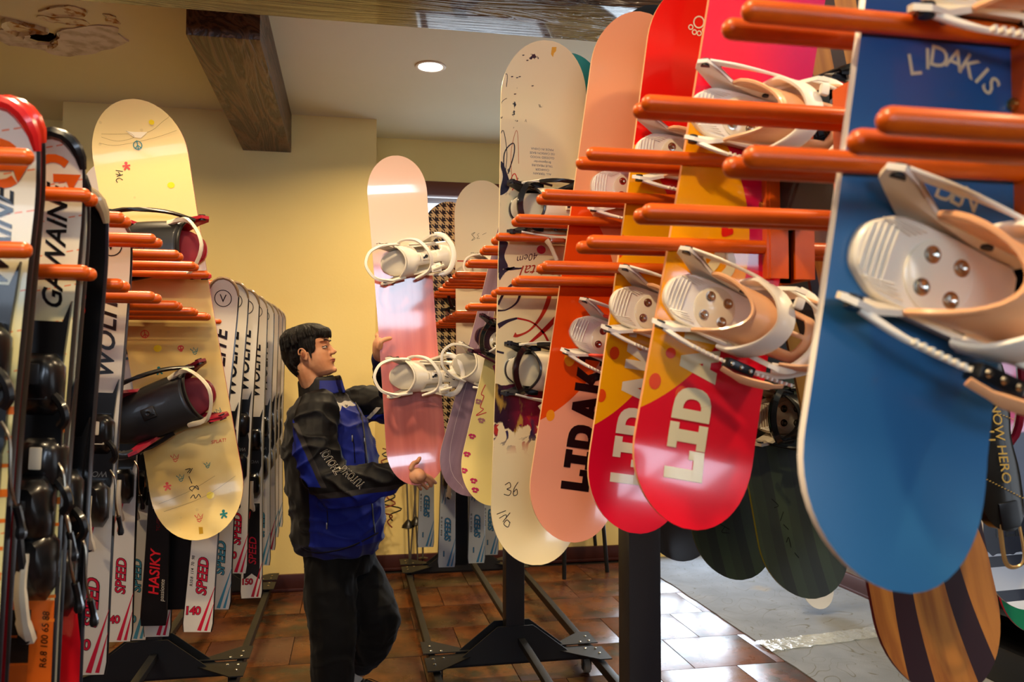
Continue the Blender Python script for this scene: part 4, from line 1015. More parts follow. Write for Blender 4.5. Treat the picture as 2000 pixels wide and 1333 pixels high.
        g = G(); g.lathe([(.011*k, -.026*k+y0), (.010*k, -.045*k+y0), (.004*k, -.046*k+y0)], 14, (0, 0, zh-.104*k), axis='y'); obj('lever_hole', g, BLACK, hp)
        if not simple:
            for sg in (-1, 1):
                g = G(); g.tube(spline([Vector((sg*.030*k, y0-.012*k, zh+.085*k)), Vector((sg*.044*k, y0-.016*k, zh+.06*k)), Vector((sg*.047*k, y0-.010*k, zh+.00*k)), Vector((sg*.050*k, y0+.012, zh-.04*k))], 4), .0026*k, 6)
                br = obj('brake_arm', g, M('brake_wire', '#b8b0a0', .25, 1), s.th)
                g = G(); g.tube(spline([Vector((sg*.050*k, y0+.010, zh-.035*k)), Vector((sg*.054*k, y0+.022, zh-.065*k)), Vector((sg*.056*k, y0+.02, zh-.085*k))], 3), [.006*k]*4+[.008*k]*2+[.005*k], 7); obj('brake_pad', g, mb, br)
def white_face(acc):
    return M('white_topsheet_'+acc, '#d8d2c6', .3, coat=.3)
LEFTG = 'white skis hanging down the left racks'
def speed_ski(T, Bt, Y, W, label, acc='#c8203c', word='WOLITE', num='140', full=True, group=LEFTG, dT=0, dB=0, edge='#15151a', simple=False, face='#d8d2c6', tip='#4a3c38', low='SPEED', yaw=0):
    s = Ski('ski', label, T, Bt, Y, W, M('ski_top_'+face, face, .28, coat=.3), edge, tip, group, dT, dB, yaw, thin=True); L = s.L
    if full:
        if word: s.text(word, L*.255, W*.62, '#141418', -W*.02, .02, .30, sp=1.05)
        s.decals([ring2((0, L/2-.075), W*.26, .003)], '#2a2a2e', .0007, 'emblem'); s.text('V', L/2-.075, W*.36, '#2a2a2e', 0, .0, 0, a=0)
        s.bind(L*.02, -L*.13, simple=simple, word='WOL' if word else None)
        s.text(low, -L*.345, W*.44, acc, W*.02, .015, .25, outline='#1a1420', sp=1.0)
        if num: s.text(num, -L/2+.075, W*.36, acc, -W*.16, .02, .0, outline='#301418', a=0, sp=.9)
        s.decals([ribbon2([(W*.50, -L/2+.16), (W*.05, -L/2+.004)], .014), ribbon2([(W*.50, -L/2+.105), (W*.25, -L/2+.004)], .010)], acc, .0004, 'stripe')
        s.decals([ribbon2([(-W*.30, -L*.235), (-W*.12, -L*.17)], .004), ribbon2([(-W*.15, -L*.24), (-W*.02, -L*.17)], .004)], acc, .0005, 'stripe')
        v, f = text_geo('R10.8  114  70  98', W*.13, .01, .2); s.decal(rot2(v, PI/2, (-W*.30, -L*.33)), f, '#1a1a1c', .0007, 'small_print')
    return s
def P(px, X): return tipY(px, X)
# --- two big pale skis with orange G -------------------------------------------
def gface(c):
    a = c.mix(hx('#cfc6a0'), hx('#b9ad84'), c.noise(3, 2)); w = c.mix(hx('#d9d3c0'), hx('#d4c88c'), (c.z*-1).sm(-.35, -.1))
    d = ((c.z-c.x*.25).mod(.062) < .0022)*((c.x*60).fract() > .35)
    a = c.mix(w, hx('#d8601c'), d*.9)
    return c.mix(a, hx('#c85a14'), (c.z*-1).sm(.300, .304))
GF = M('gold_topsheet', '#cfc6a0', .32, coat=.3, paint=gface)
for nm, T, Bt, Y, W, tp, lb in (('a', (18, 212), (-82, 1440), tipY(50, XLT)+.10, .115, '#c01c1c', 'pale ski with red tip guard, hanging at the left edge'),
                             ('b', (121, 270), (45, 1420), tipY(165, XLT)+.042, .100, '#141416', 'pale ski with orange G emblem and black tip guard')):
    s = Ski('ski', lb, T, Bt, Y, W, GF, '#16161c', tp); L = s.L; k = 1.0
    zt = s.uv(*( (88, 752) if nm == 'b' else (-24, 700)))[1]; zh = s.uv(*((85, 1000) if nm == 'b' else (-30, 940)))[1]
    zw = s.uv(*((120, 480) if nm == 'b' else (5, 500)))[1]
    s.text('GAWAINE', zw, .047, '#121214', .004, .018, .35, sp=1.0)
    v, f = text_geo('with high stability', .022, .01, .2); s.decal(rot2(v, PI/2, (-.034, zw+.02)), f, '#8a2418', .0008, 'lettering')
    zg = s.uv(*((112, 345) if nm == 'b' else (0, 320)))[1]
    A = [(.030*math.cos(t), .030*math.sin(t)) for t in [PI*.25+PI*1.5*i/14 for i in range(15)]]
    s.decals([ribbon2([(x, zg+z) for x, z in A], .014), ([(-.002, zg+.004), (.044, zg+.006), (.026, zg-.026), (.020, zg-.008), (-.002, zg-.010)], [(0, 1, 2, 3, 4)])], '#cc5818', .0007, 'emblem')
    s.bind(zt, zh, '#0c0c0e', '#2a2a2c', 1.08)
    for q in range(9): s.decals([ribbon2([(.018, zt-.08-q*.042), (.044, zt-.078-q*.042)], .006 if q % 3 else .012)], '#d06a20', .0005, 'stripe')
    if nm == 'b':
        s.strokes([[(94, 872), (99, 868), (103, 874), (96, 880), (102, 886)], [(104, 872), (99, 877), (106, 884), (100, 888), (104, 872)]] if 0 else [[(97, 886), (98, 879), (104, 885), (106, 878)], [(98, 874), (103, 868), (106, 874), (99, 870), (98, 874)]], .0022, '#1a1a1c', label='handwritten 28')
        zb = s.uv(66, 1250)[1]; 
        for i, (c_, d_) in enumerate((('#1a1512', 0), ('#1a1512', 1), ('#a04a18', 2))):
            s.decals([([(-.036, zb+.052-.048*i), (.004, zb+.052-.048*i), (.004, zb+.008-.048*i), (-.036, zb+.008-.048*i)], [(0, 1, 2, 3)])], c_, .0007, 'badge')
        v, f = text_geo('R6.8 100 65 88', .016, .01, .15); s.decal(rot2(v, PI/2, (.028, zb)), f, '#241208', .0007, 'small_print')
        v, f = text_geo('100', .036, .02, .2); s.decal(rot2(v, PI/2, (.030, zb-.12)), f, '#14100c', .0007, 'lettering')
        s.decals([ring2((.018, zb+.115), .020, .009)], '#14100c', .0007, 'emblem')
# partner ski behind, black ski with red flash
s = Ski('ski', 'ski with black tip guard just behind the one with the G emblem', (134, 330), (60, 1400), tipY(179, XLT)+.03, .095, '#c9c2a8', '#16161c', '#141416')
s.bind(-.05, -.22, k=1.15)
s = Ski('ski', 'white ski with red base showing at the left edge of the frame', (40, 212), (-50, 1380), tipY(50, XLT)+.17, .10, '#7a101a', '#1a1416', '#d03018')
s = Ski('ski', 'black ski with a red flash down its length', (164, 372), (100, 1420), tipY(233, XLT)-.05, .110, M('black_red_topsheet', '#0c0c0e', .2, coat=.4, paint=lambda c: c.mix(hx('#0b0b0d'), hx('#c0121c'), ((c.x*-1-.012+(c.z*-1)*.16) > 0)*((c.x*1+.060+(c.z)*.02) > 0))), '#1c1c28', '#9a8a70')
s.bind(-.08, -.24, k=1.1, lever='#d8cba8')
s.text('HEAD' if 0 else 'ST', .30, .05, '#c0121c', 0, .02, .2)
# white lettered skis behind the yellow board
Ya = tipY(296, XLT)+.02
speed_ski((225, 425), (170, 1317), Ya+.18, .102, 'white ski with pink SPEED 140 tail, lowest and furthest left of its kind', dT=0)
speed_ski((268, 440), (230, 1253), YY+.12, .100, 'white ski with pink SPEED 140 tail beside the black HASIKY ski', acc='#c0203c')
speed_ski((292, 450), (262, 1250), YY+.30, .098, 'white ski with blue SPEED tail, half covered by the HASIKY ski', acc='#4a90a8', num='150')
s = speed_ski((345, 440), (307, 1243), YY+.24, .098, 'white ski with a red corner right behind the HASIKY ski', word=None, acc='#c0203c', low='SPEED')
s = Ski('ski', 'black ski tail lettered HASIKY in red', (338, 470), (300, 1222), YY+.16, .092, '#0c0b0d', '#101012', '#0c0b0d')
s.text('HASIKY', -s.L*.36, .046, '#c8202c', -.004, .02, .2); v, f = text_geo('passionte', .020, .005, .2); s.decal(rot2(v, PI/2, (.026, -s.L*.41)), f, '#b8b0a0', .0007, 'lettering')
v, f = text_geo('TC-ITF', .016, .005, .1); s.decal(rot2(v, PI/2, (.0, -s.L*.24)), f, '#7a1420', .0007, 'lettering'); s.bind(-.02, -.16, lever='#c8bca0')
s = Ski('ski', 'plain black ski tail hanging under the yellow board', (372, 500), (348, 1190), YY+.22, .098, '#0a0a0c', '#0c0c0e', '#0a0a0c'); s.bind(-.02, -.16)
YF = lambda px: tipY(px, XLT)
speed_ski((441, 544), (386, 1234), YF(431)+.0, .110, 'white ski with pink SPEED 140 tail, right beside the yellow board', tip='#8a7458')
speed_ski((462, 552), (424, 1190), YF(452), .108, 'white ski with blue SPEED tail, second beyond the yellow board', acc='#4a90a8', tip='#8a7458', num=None)
speed_ski((484, 566), (458, 1120), YF(465), .108, 'white ski with pink SPEED tail, third beyond the yellow board', tip='#8a7458', simple=True)
s = speed_ski((502, 578), (491, 1168), YF(482)+.1, .104, 'white ski ending in a black SPEED banner and 150', acc='#b01c30', num='150', tip='#a09070', simple=True)
s.decals([([(-.03, -s.L*.19), (.03, -s.L*.19), (.036, -s.L*.44), (0, -s.L*.42), (-.036, -s.L*.44)], [(0, 1, 2, 3, 4)])], '#141416', .0003, 'banner')
for i, (a, b, c, e, ac) in enumerate(((516, 588, 508, 1105, '#4a90a8'), (527, 594, 520, 1075, '#b02040'), (536, 600, 528, 1050, '#4a90a8'))):
    speed_ski((a, b), (c, e), YF((492, 511, 527)[i])+.06, .102, 'white ski, %s in the tight row by the yellow wall' % ('first', 'second', 'third')[i], acc=ac, num=None, tip='#a09070', simple=True, group='white skis in the tight row by the yellow wall')
speed_ski((543, 606), (537, 1030), YF(541)+.08, .104, 'last white ski of the row, standing out flat against the yellow wall', acc='#4a8098', num=None, tip='#a09070', simple=True, yaw=0)
# blue skis hanging on the far rack on the right
RG = 'pale blue SPEED skis hanging under the far rack'
for i, (a, b, c, e, Y, lb) in enumerate(((840, 560, 831, 1069, 5.0, 'grey-blue SPEED ski tail, leftmost under the pink board'), (880, 640, 872, 1108, 4.62, 'pale blue SPEED ski tail with clear blue lettering, lowest in its row'),
                                   (905, 640, 900, 1104, 4.9, 'plain black ski tail between two pale blue ones'), (936, 640, 930, 1100, 4.66, 'pale blue SPEED ski tail next to the cream snowboard'), (962, 650, 957, 1084, 4.9, 'pale blue ski tail half hidden by the cream snowboard'))):
    if i == 2:
        s = Ski('ski', lb, (a, b), (c, e), Y, .10, '#0c0c0e', '#101012', '#101012'); continue
    speed_ski((a, b), (c, e), Y, .108, lb, acc='#3a7aa8', word=None, num='1', face='#aeb9c2', edge='#2a3a50', group=RG, simple=True, tip='#6a7a80')
# ------------------------------------------------------------------ the man
def fuse(name, g, voxel, mat, parent=None, smooth=3, noise_=None, sub=None, label=None):
    "merge overlapping closed pieces into one continuous skin"
    me = g.mesh(name, mat, None)
    bm = bmesh.new(); bm.from_mesh(me); bmesh.ops.recalc_face_normals(bm, faces=bm.faces[:]); bm.to_mesh(me); bm.free()
    o = bpy.data.objects.new(name, me); COL.objects.link(o)
    m = o.modifiers.new('r', 'REMESH'); m.mode = 'VOXEL'; m.voxel_size = voxel; m.adaptivity = 0
    if smooth: m = o.modifiers.new('s', 'SMOOTH'); m.factor = .5; m.iterations = smooth
    bpy.context.view_layer.update()
    nm = bpy.data.meshes.new_from_object(o.evaluated_get(bpy.context.evaluated_depsgraph_get()))
    bpy.data.objects.remove(o)
    if noise_:
        n = len(nm.vertices); co = np.empty(n*3, 'f'); nm.vertices.foreach_get('co', co); co = co.reshape(-1, 3)
        no = np.empty(n*3, 'f'); nm.vertices.foreach_get('normal', no); no = no.reshape(-1, 3)
        d = np.array([noise_(Vector(c)) for c in co]); co += no*d[:, None]
        nm.vertices.foreach_set('co', co.ravel()); nm.update()
    nm.name = name; nm.materials.clear(); nm.materials.append(mat); nm.shade_smooth()
    oo = bpy.data.objects.new(name, nm); link(oo, parent)
    if label: oo['label'] = label
    return oo
def limb(g, P, R, seg=14, n=5):
    Q = spline(P, n); RR = [r[0] for r in spline([(r,) for r in R], n)]
    # round the ends
    Q = [Vector(q) for q in Q]; a, b = Q[0], Q[-1]; da = (Q[0]-Q[1]).normalized(); db = (Q[-1]-Q[-2]).normalized()
    Q = [a+da*RR[0]*.9, a+da*RR[0]*.6]+Q+[b+db*RR[-1]*.6, b+db*RR[-1]*.9]; RR = [RR[0]*.35, RR[0]*.8]+RR+[RR[-1]*.8, RR[-1]*.35]
    g.tube(Q, RR, seg)
def ovals(g, L, yaw=0, seg=24, p=1.0):
    "stack of horizontal ovals (centre, half-length along facing, half-width across)"
    R = []
    for c, a, b in L:
        R.append([Vector(c)+Vector((math.cos(yaw)*a*math.cos(t)-math.sin(yaw)*b*math.sin(t), math.sin(yaw)*a*math.cos(t)+math.cos(yaw)*b*math.sin(t), 0)) for t in (2*PI*k/seg for k in range(seg))])
    g.rings(R)
skin = M('skin', '#c98a5e', .5, paint=lambda c: c.mix(hx('#d29c78'), hx('#c08560'), c.noise(14, 3).sm(.4, .7)), spec=.35)
skin.node_tree.nodes['Principled BSDF'].inputs['Subsurface Weight'].default_value = .08
skin.node_tree.nodes['Principled BSDF'].inputs['Subsurface Radius'].default_value = (.01, .004, .002)
FY = -math.radians(30)             # body turned a little towards the camera
man_at = at(668, 722, 3.86); man_at.z = 0
man = thing('person', 'dark-haired man in a black and blue jacket holding up the pink snowboard', 'person')
# head frame: x forward, y to his left, z up
HC = at(608, 689, 3.80)
HM = Matrix.Translation(HC) @ Matrix.Rotation(-math.radians(17), 4, 'Z') @ Matrix.Rotation(-math.radians(15), 4, 'Y')
def hp(x, y, z): return HM @ Vector((x, y, z))
g = G()
HR = [(-.119, .060, .036, .014), (-.113, .080, .010, .028), (-.100, .089, -.010, .041), (-.083, .086, -.028, .050), (-.068, .085, -.045, .057), (-.054, .087, -.055, .061),
      (-.038, .084, -.066, .065), (-.018, .084, -.080, .068), (.004, .080, -.091, .070), (.022, .083, -.097, .072), (.038, .090, -.100, .073), (.060, .090, -.102, .073), (.082, .080, -.096, .068), (.100, .058, -.080, .055), (.112, .025, -.050, .035)]
R = []
for z, xf, xb, hw in HR:
    xc = (xf+xb)/2 - .01; ring = []
    for k in range(28):
        t = 2*PI*k/28; ct, st = math.cos(t), math.sin(t)
        a = (xf-xc) if ct > 0 else (xc-xb)
        e = .78 if ct > 0 else .95
        ring.append(hp(xc+a*math.copysign(abs(ct)**e, ct), hw*math.copysign(abs(st)**.92, st), z))
    R.append(ring)
g.rings(R)
def rot(a, ax): return Matrix.Rotation(a, 3, ax)
HR3 = HM.to_3x3()
g.rings([[hp(x+dx, y*w, z+dz) for y, dx, dz in ((-1, -.012, 0), (-.6, .0, 0), (0, .004, 0), (.6, .0, 0), (1, -.012, 0), (0, -.03, 0))] for x, z, w in ((.088, .034, .007), (.090, .016, .008), (.098, -.002, .010), (.107, -.018, .013), (.108, -.028, .014), (.094, -.034, .014))])
g.ell(hp(.106, 0, -.024), (.010, .009, .009)); g.ell(hp(.096, .012, -.027), (.010, .0075, .008)); g.ell(hp(.096, -.012, -.027), (.010, .0075, .008))
for s_ in (-1, 1):
    g.ell(hp(.076, s_*.036, .033), (.010, .022, .0055), HR3)      # brow
    g.ell(hp(.078, s_*.031, .010), (.012, .017, .0045), HR3 @ rot(.1, 'Y'))     # lid
    # ear
    g.ell(hp(-.012, s_*.072, -.010), (.014, .010, .027), HR3 @ rot(s_*.25, 'Z'))
    P_ = [hp(-.012+.017*math.cos(t)-.004*math.sin(t), s_*(.080+.004*(math.cos(t) < 0)), -.008+.029*math.sin(t)) for t in [PI*(-.45+1.45*k/10) for k in range(11)]]
    g.tube(P_, .0042, 6)
g.ell(hp(.083, 0, -.103), (.013, .018, .013)); g.ell(hp(.088, 0, -.054), (.006, .021, .006), HR3); g.ell(hp(.086, 0, -.066), (.006, .018, .006), HR3)
neckb = at(630, 792, 3.86)
limb(g, [hp(-.035, 0, -.03), hp(-.035, 0, -.10), neckb], [.056, .052, .058])
# hidden torso, arms and legs keep the body one figure
chest, pelvis = at(648, 880, 3.88), at(664, 1060, 3.90)
limb(g, [neckb, chest, at(664, 1040, 3.90)], [.07, .11, .09])
RS, RE, RWr = at(618, 812, 3.66), at(652, 948, 3.55), at(795, 924, 3.40)
LS, LE, LW = at(700, 792, 4.06), at(792, 812, 3.74), at(744, 703, 3.46)
limb(g, [RS, RE], [.05, .042]); limb(g, [RE, at(720, 945, 3.46), RWr], [.04, .036, .027]); limb(g, [LS, LE], [.05, .042]); limb(g, [LE, LW], [.04, .027])
RH, RK, RA = at(640, 1075, 3.78), at(650, 1225, 3.74), at(652, 1385, 3.74)
LH, LK, LA = at(690, 1075, 3.98), at(738, 1205, 3.80), at(706, 1306, 3.98)
limb(g, [RH+Vector((.01, .04, -.10)), RK, RA], [.06, .055, .04]); limb(g, [LH+Vector((-.01, -.04, -.10)), LK], [.06, .058]); limb(g, [at(664, 1040, 3.90), RH+Vector((.01, .04, -.10))], [.06, .06]); limb(g, [at(664, 1040, 3.90), LH+Vector((-.01, -.04, -.10))], [.06, .06]); limb(g, [LK, LA], [.056, .040])
# right hand, closing on the lower edge of the board; front of the board is at about Y 3.36
def finger(P, r=.0088): limb(g, P, [r*1.08]+[r]*(len(P)-2)+[r*.82], 8, 3)
yb = YP-.018
pc = at(812, 928, yb-.03)
limb(g, [RWr, at(806, 926, 3.375), at(820, 930, yb-.028)], [.028, .034, .026], 12)
g.ell(at(815, 930, yb-.024), (.034, .018, .032))
finger([at(803, 916, yb-.028), at(808, 905, yb-.03), at(815, 903, yb-.016), at(820, 895, yb-.010)], .0098)          # thumb on the face
finger([at(828, 928, yb-.024), at(838, 932, yb-.022), at(846, 939, yb-.012), at(851, 944, yb+.004)])
finger([at(826, 933, yb-.02), at(836, 940, yb-.016), at(842, 948, yb+.0), at(842, 950, yb+.02)])
finger([at(820, 938, yb-.016), at(828, 948, yb-.010), at(834, 954, yb+.012), at(832, 953, yb+.03)], .0085)
finger([at(812, 940, yb-.012), at(818, 950, yb-.004), at(822, 956, yb+.014), at(821, 954, yb+.03)], .0078)
# left hand gripping the far edge: thumb in front, fingers behind
limb(g, [LW, at(742, 688, 3.40), at(741, 672, 3.375)], [.026, .031, .028], 12)
g.ell(at(741, 672, 3.37), (.020, .030, .036))
finger([at(740, 680, yb-.012), at(744, 668, yb-.024), at(753, 663, yb-.018), at(763, 661, yb-.010)], .0098)
for i, (y0, y1) in enumerate(((655, 648), (662, 656), (670, 665), (678, 674))):
    finger([at(739, y0+4, YP+.02), at(736+i*.5, y0, YP+.045), at(745, y1, YP+.045), at(757, y1+2, YP+.028)], (.0088, .009, .0086, .0078)[i])
body = fuse('body', g, .0034, skin, man, 5, label='face, neck and hands')
# eyes
EW = M('eye_white', '#d9cfc2', .25, coat=.5); EI = M('iris', '#120c08', .15, coat=.6); HAIRM = M('black_hair', '#0b0908', .55, paint=lambda c: c.mix(hx('#0d0a09'), hx('#1c1512'), c.noise(60, 3, (1, 1, .3)).sm(.45, .7)), bump=lambda c: c.noise(180, 3, (1, 1, .2)), bstr=.7, spec=.3)
for s_ in (-1, 1):
    e = obj('eye', G().ell(hp(.0748, s_*.031, .0025), (.0110, .0135, .0050), HR3), EW, man)
    obj('iris', G().ell(hp(.0835, s_*.030, .003), (.0038, .0055, .0060), HR3), EI, e)
    obj('eyelash', G().tube([hp(.0862-.018*abs(t)**2.2, s_*(.031+.0155*t), .0082-.004*t*t) for t in (-1, -.6, -.2, .2, .6, 1)], [.001, .0016, .0018, .0018, .0016, .001], 5), HAIRM, e)
    obj('eyebrow', G().tube([hp(.0945-.018*q**2, s_*(.014+.036*q), .0285+.006*math.sin(q*2.4)) for q in (0, .25, .5, .75, 1)], [.0022, .0038, .0038, .0030, .0010], 6, flat=.6), HAIRM, man)
lipm = M('lip', '#a3584a', .4)
obj('lips', G().tube([hp(.0955-.014*t*t, t*.022, -.0555-.001*abs(t)) for t in (-1, -.6, -.25, 0, .25, .6, 1)], [.001, .003, .0042, .0036, .0042, .003, .001], 8).tube([hp(.0935-.013*t*t, t*.019, -.0635) for t in (-1, -.6, 0, .6, 1)], [.001, .0036, .0046, .0036, .001], 8), lipm, man)
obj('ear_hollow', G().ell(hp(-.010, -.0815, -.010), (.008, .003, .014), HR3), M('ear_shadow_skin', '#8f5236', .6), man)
# hair
g = G()
g.ell(hp(-.008, 0, .070), (.106, .084, .066), HR3); g.ell(hp(-.064, 0, .020), (.070, .084, .088), HR3 @ rot(.15, 'Y'))
g.ell(hp(-.072, 0, -.045), (.036, .056, .050), HR3); g.ell(hp(.062, 0, .070), (.040, .066, .034), HR3 @ rot(.35, 'Y'))
for s_ in (-1, 1):
    g.ell(hp(-.002, s_*.064, .040), (.056, .016, .044), HR3); g.ell(hp(.028, s_*.066, .020), (.020, .009, .032), HR3); g.ell(hp(.018, s_*.071, -.010), (.006, .004, .026), HR3)
rnd = random.Random(5)
for k in range(150):
    a = rnd.uniform(0, 2*PI); f = rnd.uniform(.0, 1.0)
    # strands fall from the crown outwards
    x0, y0_ = -.03+.03*math.cos(a)*f, .03*math.sin(a)*f
    rx, ry = (.112 if math.cos(a) > 0 else .080, .080)
    pts = []
    reach = .85 if math.cos(a) > .2 else 1.1
    for q in (0, .35, .7, 1.0):
        w = q*reach; pts.append(hp(x0+(rx*math.sin(min(w, 1.35)*1.35))*math.cos(a)*.98, y0_+(ry*math.sin(min(w, 1.35)*1.30))*math.sin(a), .124-.10*(1-math.cos(w*1.15))-(.02 if q == 1 else 0)+rnd.uniform(-.004, .004)))
    limb(g, pts, [.004, .007, .006, .0015], 6, 3)
for k in range(40):                      # nape and sides
    y_ = rnd.uniform(-.075, .075); x_ = -.045-.065*math.sqrt(max(0, 1-(y_/.082)**2))
    limb(g, [hp(x_+.01, y_*.95, .03), hp(x_-.004, y_, -.03), hp(x_+.022, y_*.8, -.075+rnd.uniform(-.02, .008))], [.008, .009, .0015], 6, 3)
for k in range(26):                      # fringe
    y_ = -.062+.124*k/25+rnd.uniform(-.003, .003); c_ = math.sqrt(max(0, 1-(y_/.075)**2))
    limb(g, [hp(.03, y_*.8, .118), hp(.030+.070*c_, y_*.95, .085), hp(.040+.062*c_, y_+rnd.uniform(-.004, .004), .050+rnd.uniform(-.016, .010))], [.006, .007, .0015], 6, 3)
fuse('hair', g, .0040, HAIRM, man, 1, label='short black hair with a fringe')
# jacket --------------------------------------------------------------------------
BLKN, BLUE, GREY = '#0c0c10', '#10207c', '#2c2a2c'
fab = lambda c: c.noise(9, 4, (1, 1, .55), dist=.8)*1.0 + c.noise(420, 2)*.04
def fold(p, a=.006):
    r_ = 1-abs(mnoise.noise(Vector((p.x*7+p.z*5, p.y*7, p.z*11-p.x*4)))*2); a *= 1.15
    if a > .007: return a*(r_**3*1.5-.5)+a*.5*mnoise.noise(Vector((p.x*26, p.y*26, p.z*19)))
    q = Vector((p.x*9, p.y*9, p.z*6.5)); return a*(abs(mnoise.noise(q))*1.6-.4) + a*.5*mnoise.noise(q*2.7)
def body_paint(c):
    u = c.x*math.cos(FY)+c.y*math.sin(FY)        # along the way he faces
    u = u - (man_at.x*math.cos(FY)+man_at.y*math.sin(FY))
    n = (c.noise(4, 2)-.5)*.02
    front = (u+n+(c.z-1.2)*-.02) > .035
    low = ((u+n) > -.045)*(c.z < 1.03+0)*1
    blue = front.max(low)
    a = c.mix(hx(BLKN), hx(BLUE), blue)
    pl = ((u+n-.030).abs() < .012)*(c.z > 1.0); a = c.mix(a, hx(GREY), pl)
    wt = ((u+n-.052+(c.z-1.33)*.1).abs() < .010)*(c.z > 1.22)*(c.z < 1.42)*(c.y < man_at.y); a = c.mix(a, hx('#b8b4ac'), wt)
    yoke = (c.z > 1.47+0); a = c.mix(a, hx(BLKN), (c.z+u*.6 > 1.515)*(c.y < man_at.y+.02))
    hem = (c.z < .775); return c.mix(a, hx('#14142a'), hem*.6)
JM = M('jacket_fabric', BLUE, .62, paint=body_paint, world=True, bump=fab, bstr=.35, spec=.25, sheen=.1)
g = G(); Y_ = 3.87
rows = [(1078, 655, .185, .168), (1050, 659, .215, .195), (1000, 660, .225, .195), (950, 654, .232, .195), (890, 645, .222, .200), (840, 640, .195, .200), (805, 636, .155, .190), (782, 631, .115, .150), (764, 630, .085, .095)]
ovals(g, [(at(cx, py, Y_), a, b) for py, cx, a, b in rows], FY, 28)
g.ell(RS+Vector((.01, .03, .0)), (.095, .085, .085)); g.ell(LS+Vector((-.02, 0, 0)), (.095, .085, .080))
jk = fuse('jacket', g, .007, JM, man, 5, lambda p: fold(p, .0070), label='black and royal blue ski jacket')
def sleeve_mat(name, A, B, flip=1):
    def p(c):
        # distance below the line from shoulder to elbow / elbow to wrist
        n = (c.noise(5, 2)-.5)*.02
        z = c.z+n
        if name == 'right':
            up = (c.x*-1+ (c.z-RE.z)*-.20 + RE.x-.040) ; lowr = (RE.z-.030+(c.x-RE.x)*.16 - z)
            up = (RE.z+.24-c.z)*.48+(RS.x-.075)-c.x+n; s1 = (up > .0)*(c.z > RE.z+.0); s2 = (lowr > .0)
            a = c.mix(hx(BLKN), hx(BLUE), s1.max(s2)); e = ((up.abs() < .012)*(c.z > RE.z)*(c.z < RE.z+.26)).max((lowr.abs() < .012)*(c.z < RE.z+.02)); return c.mix(a, hx(GREY), e)
        a = c.mix(hx(BLKN), hx(BLUE), (z < LS.z-.045+(c.x-LS.x)*.15)*(c.z > LS.z-.15).max((c.z > LE.z+.06)*(c.x < 9)))
        return c.mix(a, hx('#b8b4ac'), (((c.x-LS.x-.065)*1.0+(c.z-LS.z+.03)*-.8).abs() < .010)*(c.z < LS.z+.0)*(c.z > LS.z-.09))
    return M('sleeve_fabric_'+name, BLKN, .62, paint=p, world=True, bump=fab, bstr=.35, spec=.25)
g = G(); limb(g, [RS+Vector((.0, .02, .02)), at(617, 875, 3.60), RE, at(708, 948, 3.47), at(752, 934, 3.43), at(781, 925, 3.40)], [.096, .094, .090, .080, .068, .054], 18)
rsl = fuse('sleeve', g, .006, sleeve_mat('right', RS, RE), jk, 3, lambda p: fold(p, .009))
g = G(); limb(g, [at(774, 926, 3.41), at(791, 923, 3.39)], [.050, .046], 16); fuse('cuff', g, .005, M('cuff_blue', BLUE, .6, bump=fab, bstr=.3), jk, 2)
g = G(); limb(g, [LS, at(738, 790, 3.94), LE+Vector((0, .02, 0))], [.088, .078, .070], 18); limb(g, [LE+Vector((0, .02, 0)), at(762, 750, 3.58), at(746, 712, 3.48)], [.068, .056, .046], 16)
fuse('sleeve', g, .006, sleeve_mat('left', LS, LE), jk, 3, lambda p: fold(p, .009))
g = G(); limb(g, [at(749, 716, 3.49), at(744, 700, 3.45)], [.045, .042], 14); fuse('cuff', g, .005, M('cuff_navy', '#0c1440', .6, bump=fab, bstr=.3), jk, 2)
# collar: an upright band round the neck, open at the throat
g = G(); R = []
CM = Matrix.Translation(at(621, 756, 3.85)) @ Matrix.Rotation(-math.radians(24), 4, 'Z') @ Matrix.Rotation(-.20, 4, 'Y')
for k in range(31):
    t = math.radians(22)+math.radians(316)*k/30
    def cpn(r, z): return CM @ Vector((math.cos(t)*r*1.12+.014, math.sin(t)*r, z-.004*math.cos(t)))
    R.append([cpn(.096, -.045), cpn(.090, .030), cpn(.084, .042), cpn(.078, .030), cpn(.082, -.045)])
g.rings(R)
fuse('collar', g, .004, M('collar_fabric', BLKN, .6, world=True, bump=fab, bstr=.3, paint=lambda c: c.mix(hx(BLKN), hx(BLUE), (c.x > CM.translation.x+.01)*(c.z < CM.translation.z+.030))), jk, 2, lambda p: fold(p, .003))
bv = BVHTree.FromPolygons([v.co[:] for v in jk.data.vertices], [tuple(p.vertices) for p in jk.data.polygons])
bvs = BVHTree.FromPolygons([v.co[:] for v in rsl.data.vertices], [tuple(p.vertices) for p in rsl.data.polygons])
def onto(tree, px, py, off=.002):
    d = ray(px, py); h = tree.ray_cast(CAM, d); return (h[0] - d*off) if h[0] else at(px, py, 3.5)
def cloth_line(name, P, r, mat, tree=bv, par=jk, n=5, flat=.5, off=.001):
    obj(name, G().tube([onto(tree, x, y, off) for x, y in spline(P, n)], r, 6, flat=flat), mat, par)
zipm = M('zip_metal', '#8f8b84', .35, 1)
cloth_line('zip_flap', [(693, 785), (706, 815), (713, 860), (717, 900), (722, 935), (728, 1000), (732, 1040)], .011, M('grey_zip_flap', '#2b2926', .6), n=6, flat=.35)
cloth_line('pocket_zip', [(687, 848), (691, 868), (693, 905)], .0028, BLACK); cloth_line('pocket_zip', [(710, 853), (712, 880), (716, 925)], .0028, BLACK)
cloth_line('pocket_zip', [(637, 985), (640, 1010), (639, 1035)], .0026, BLACK)
for x, y in ((688, 857), (712, 862), (638, 1028)): obj('zip_pull', G().bbox(onto(bv, x, y, .006), (.006, .005, .028), .0015), zipm, jk)
obj('snap_button', G().ell(onto(bv, 676, 793, .002), (.007, .004, .007)), zipm, jk)
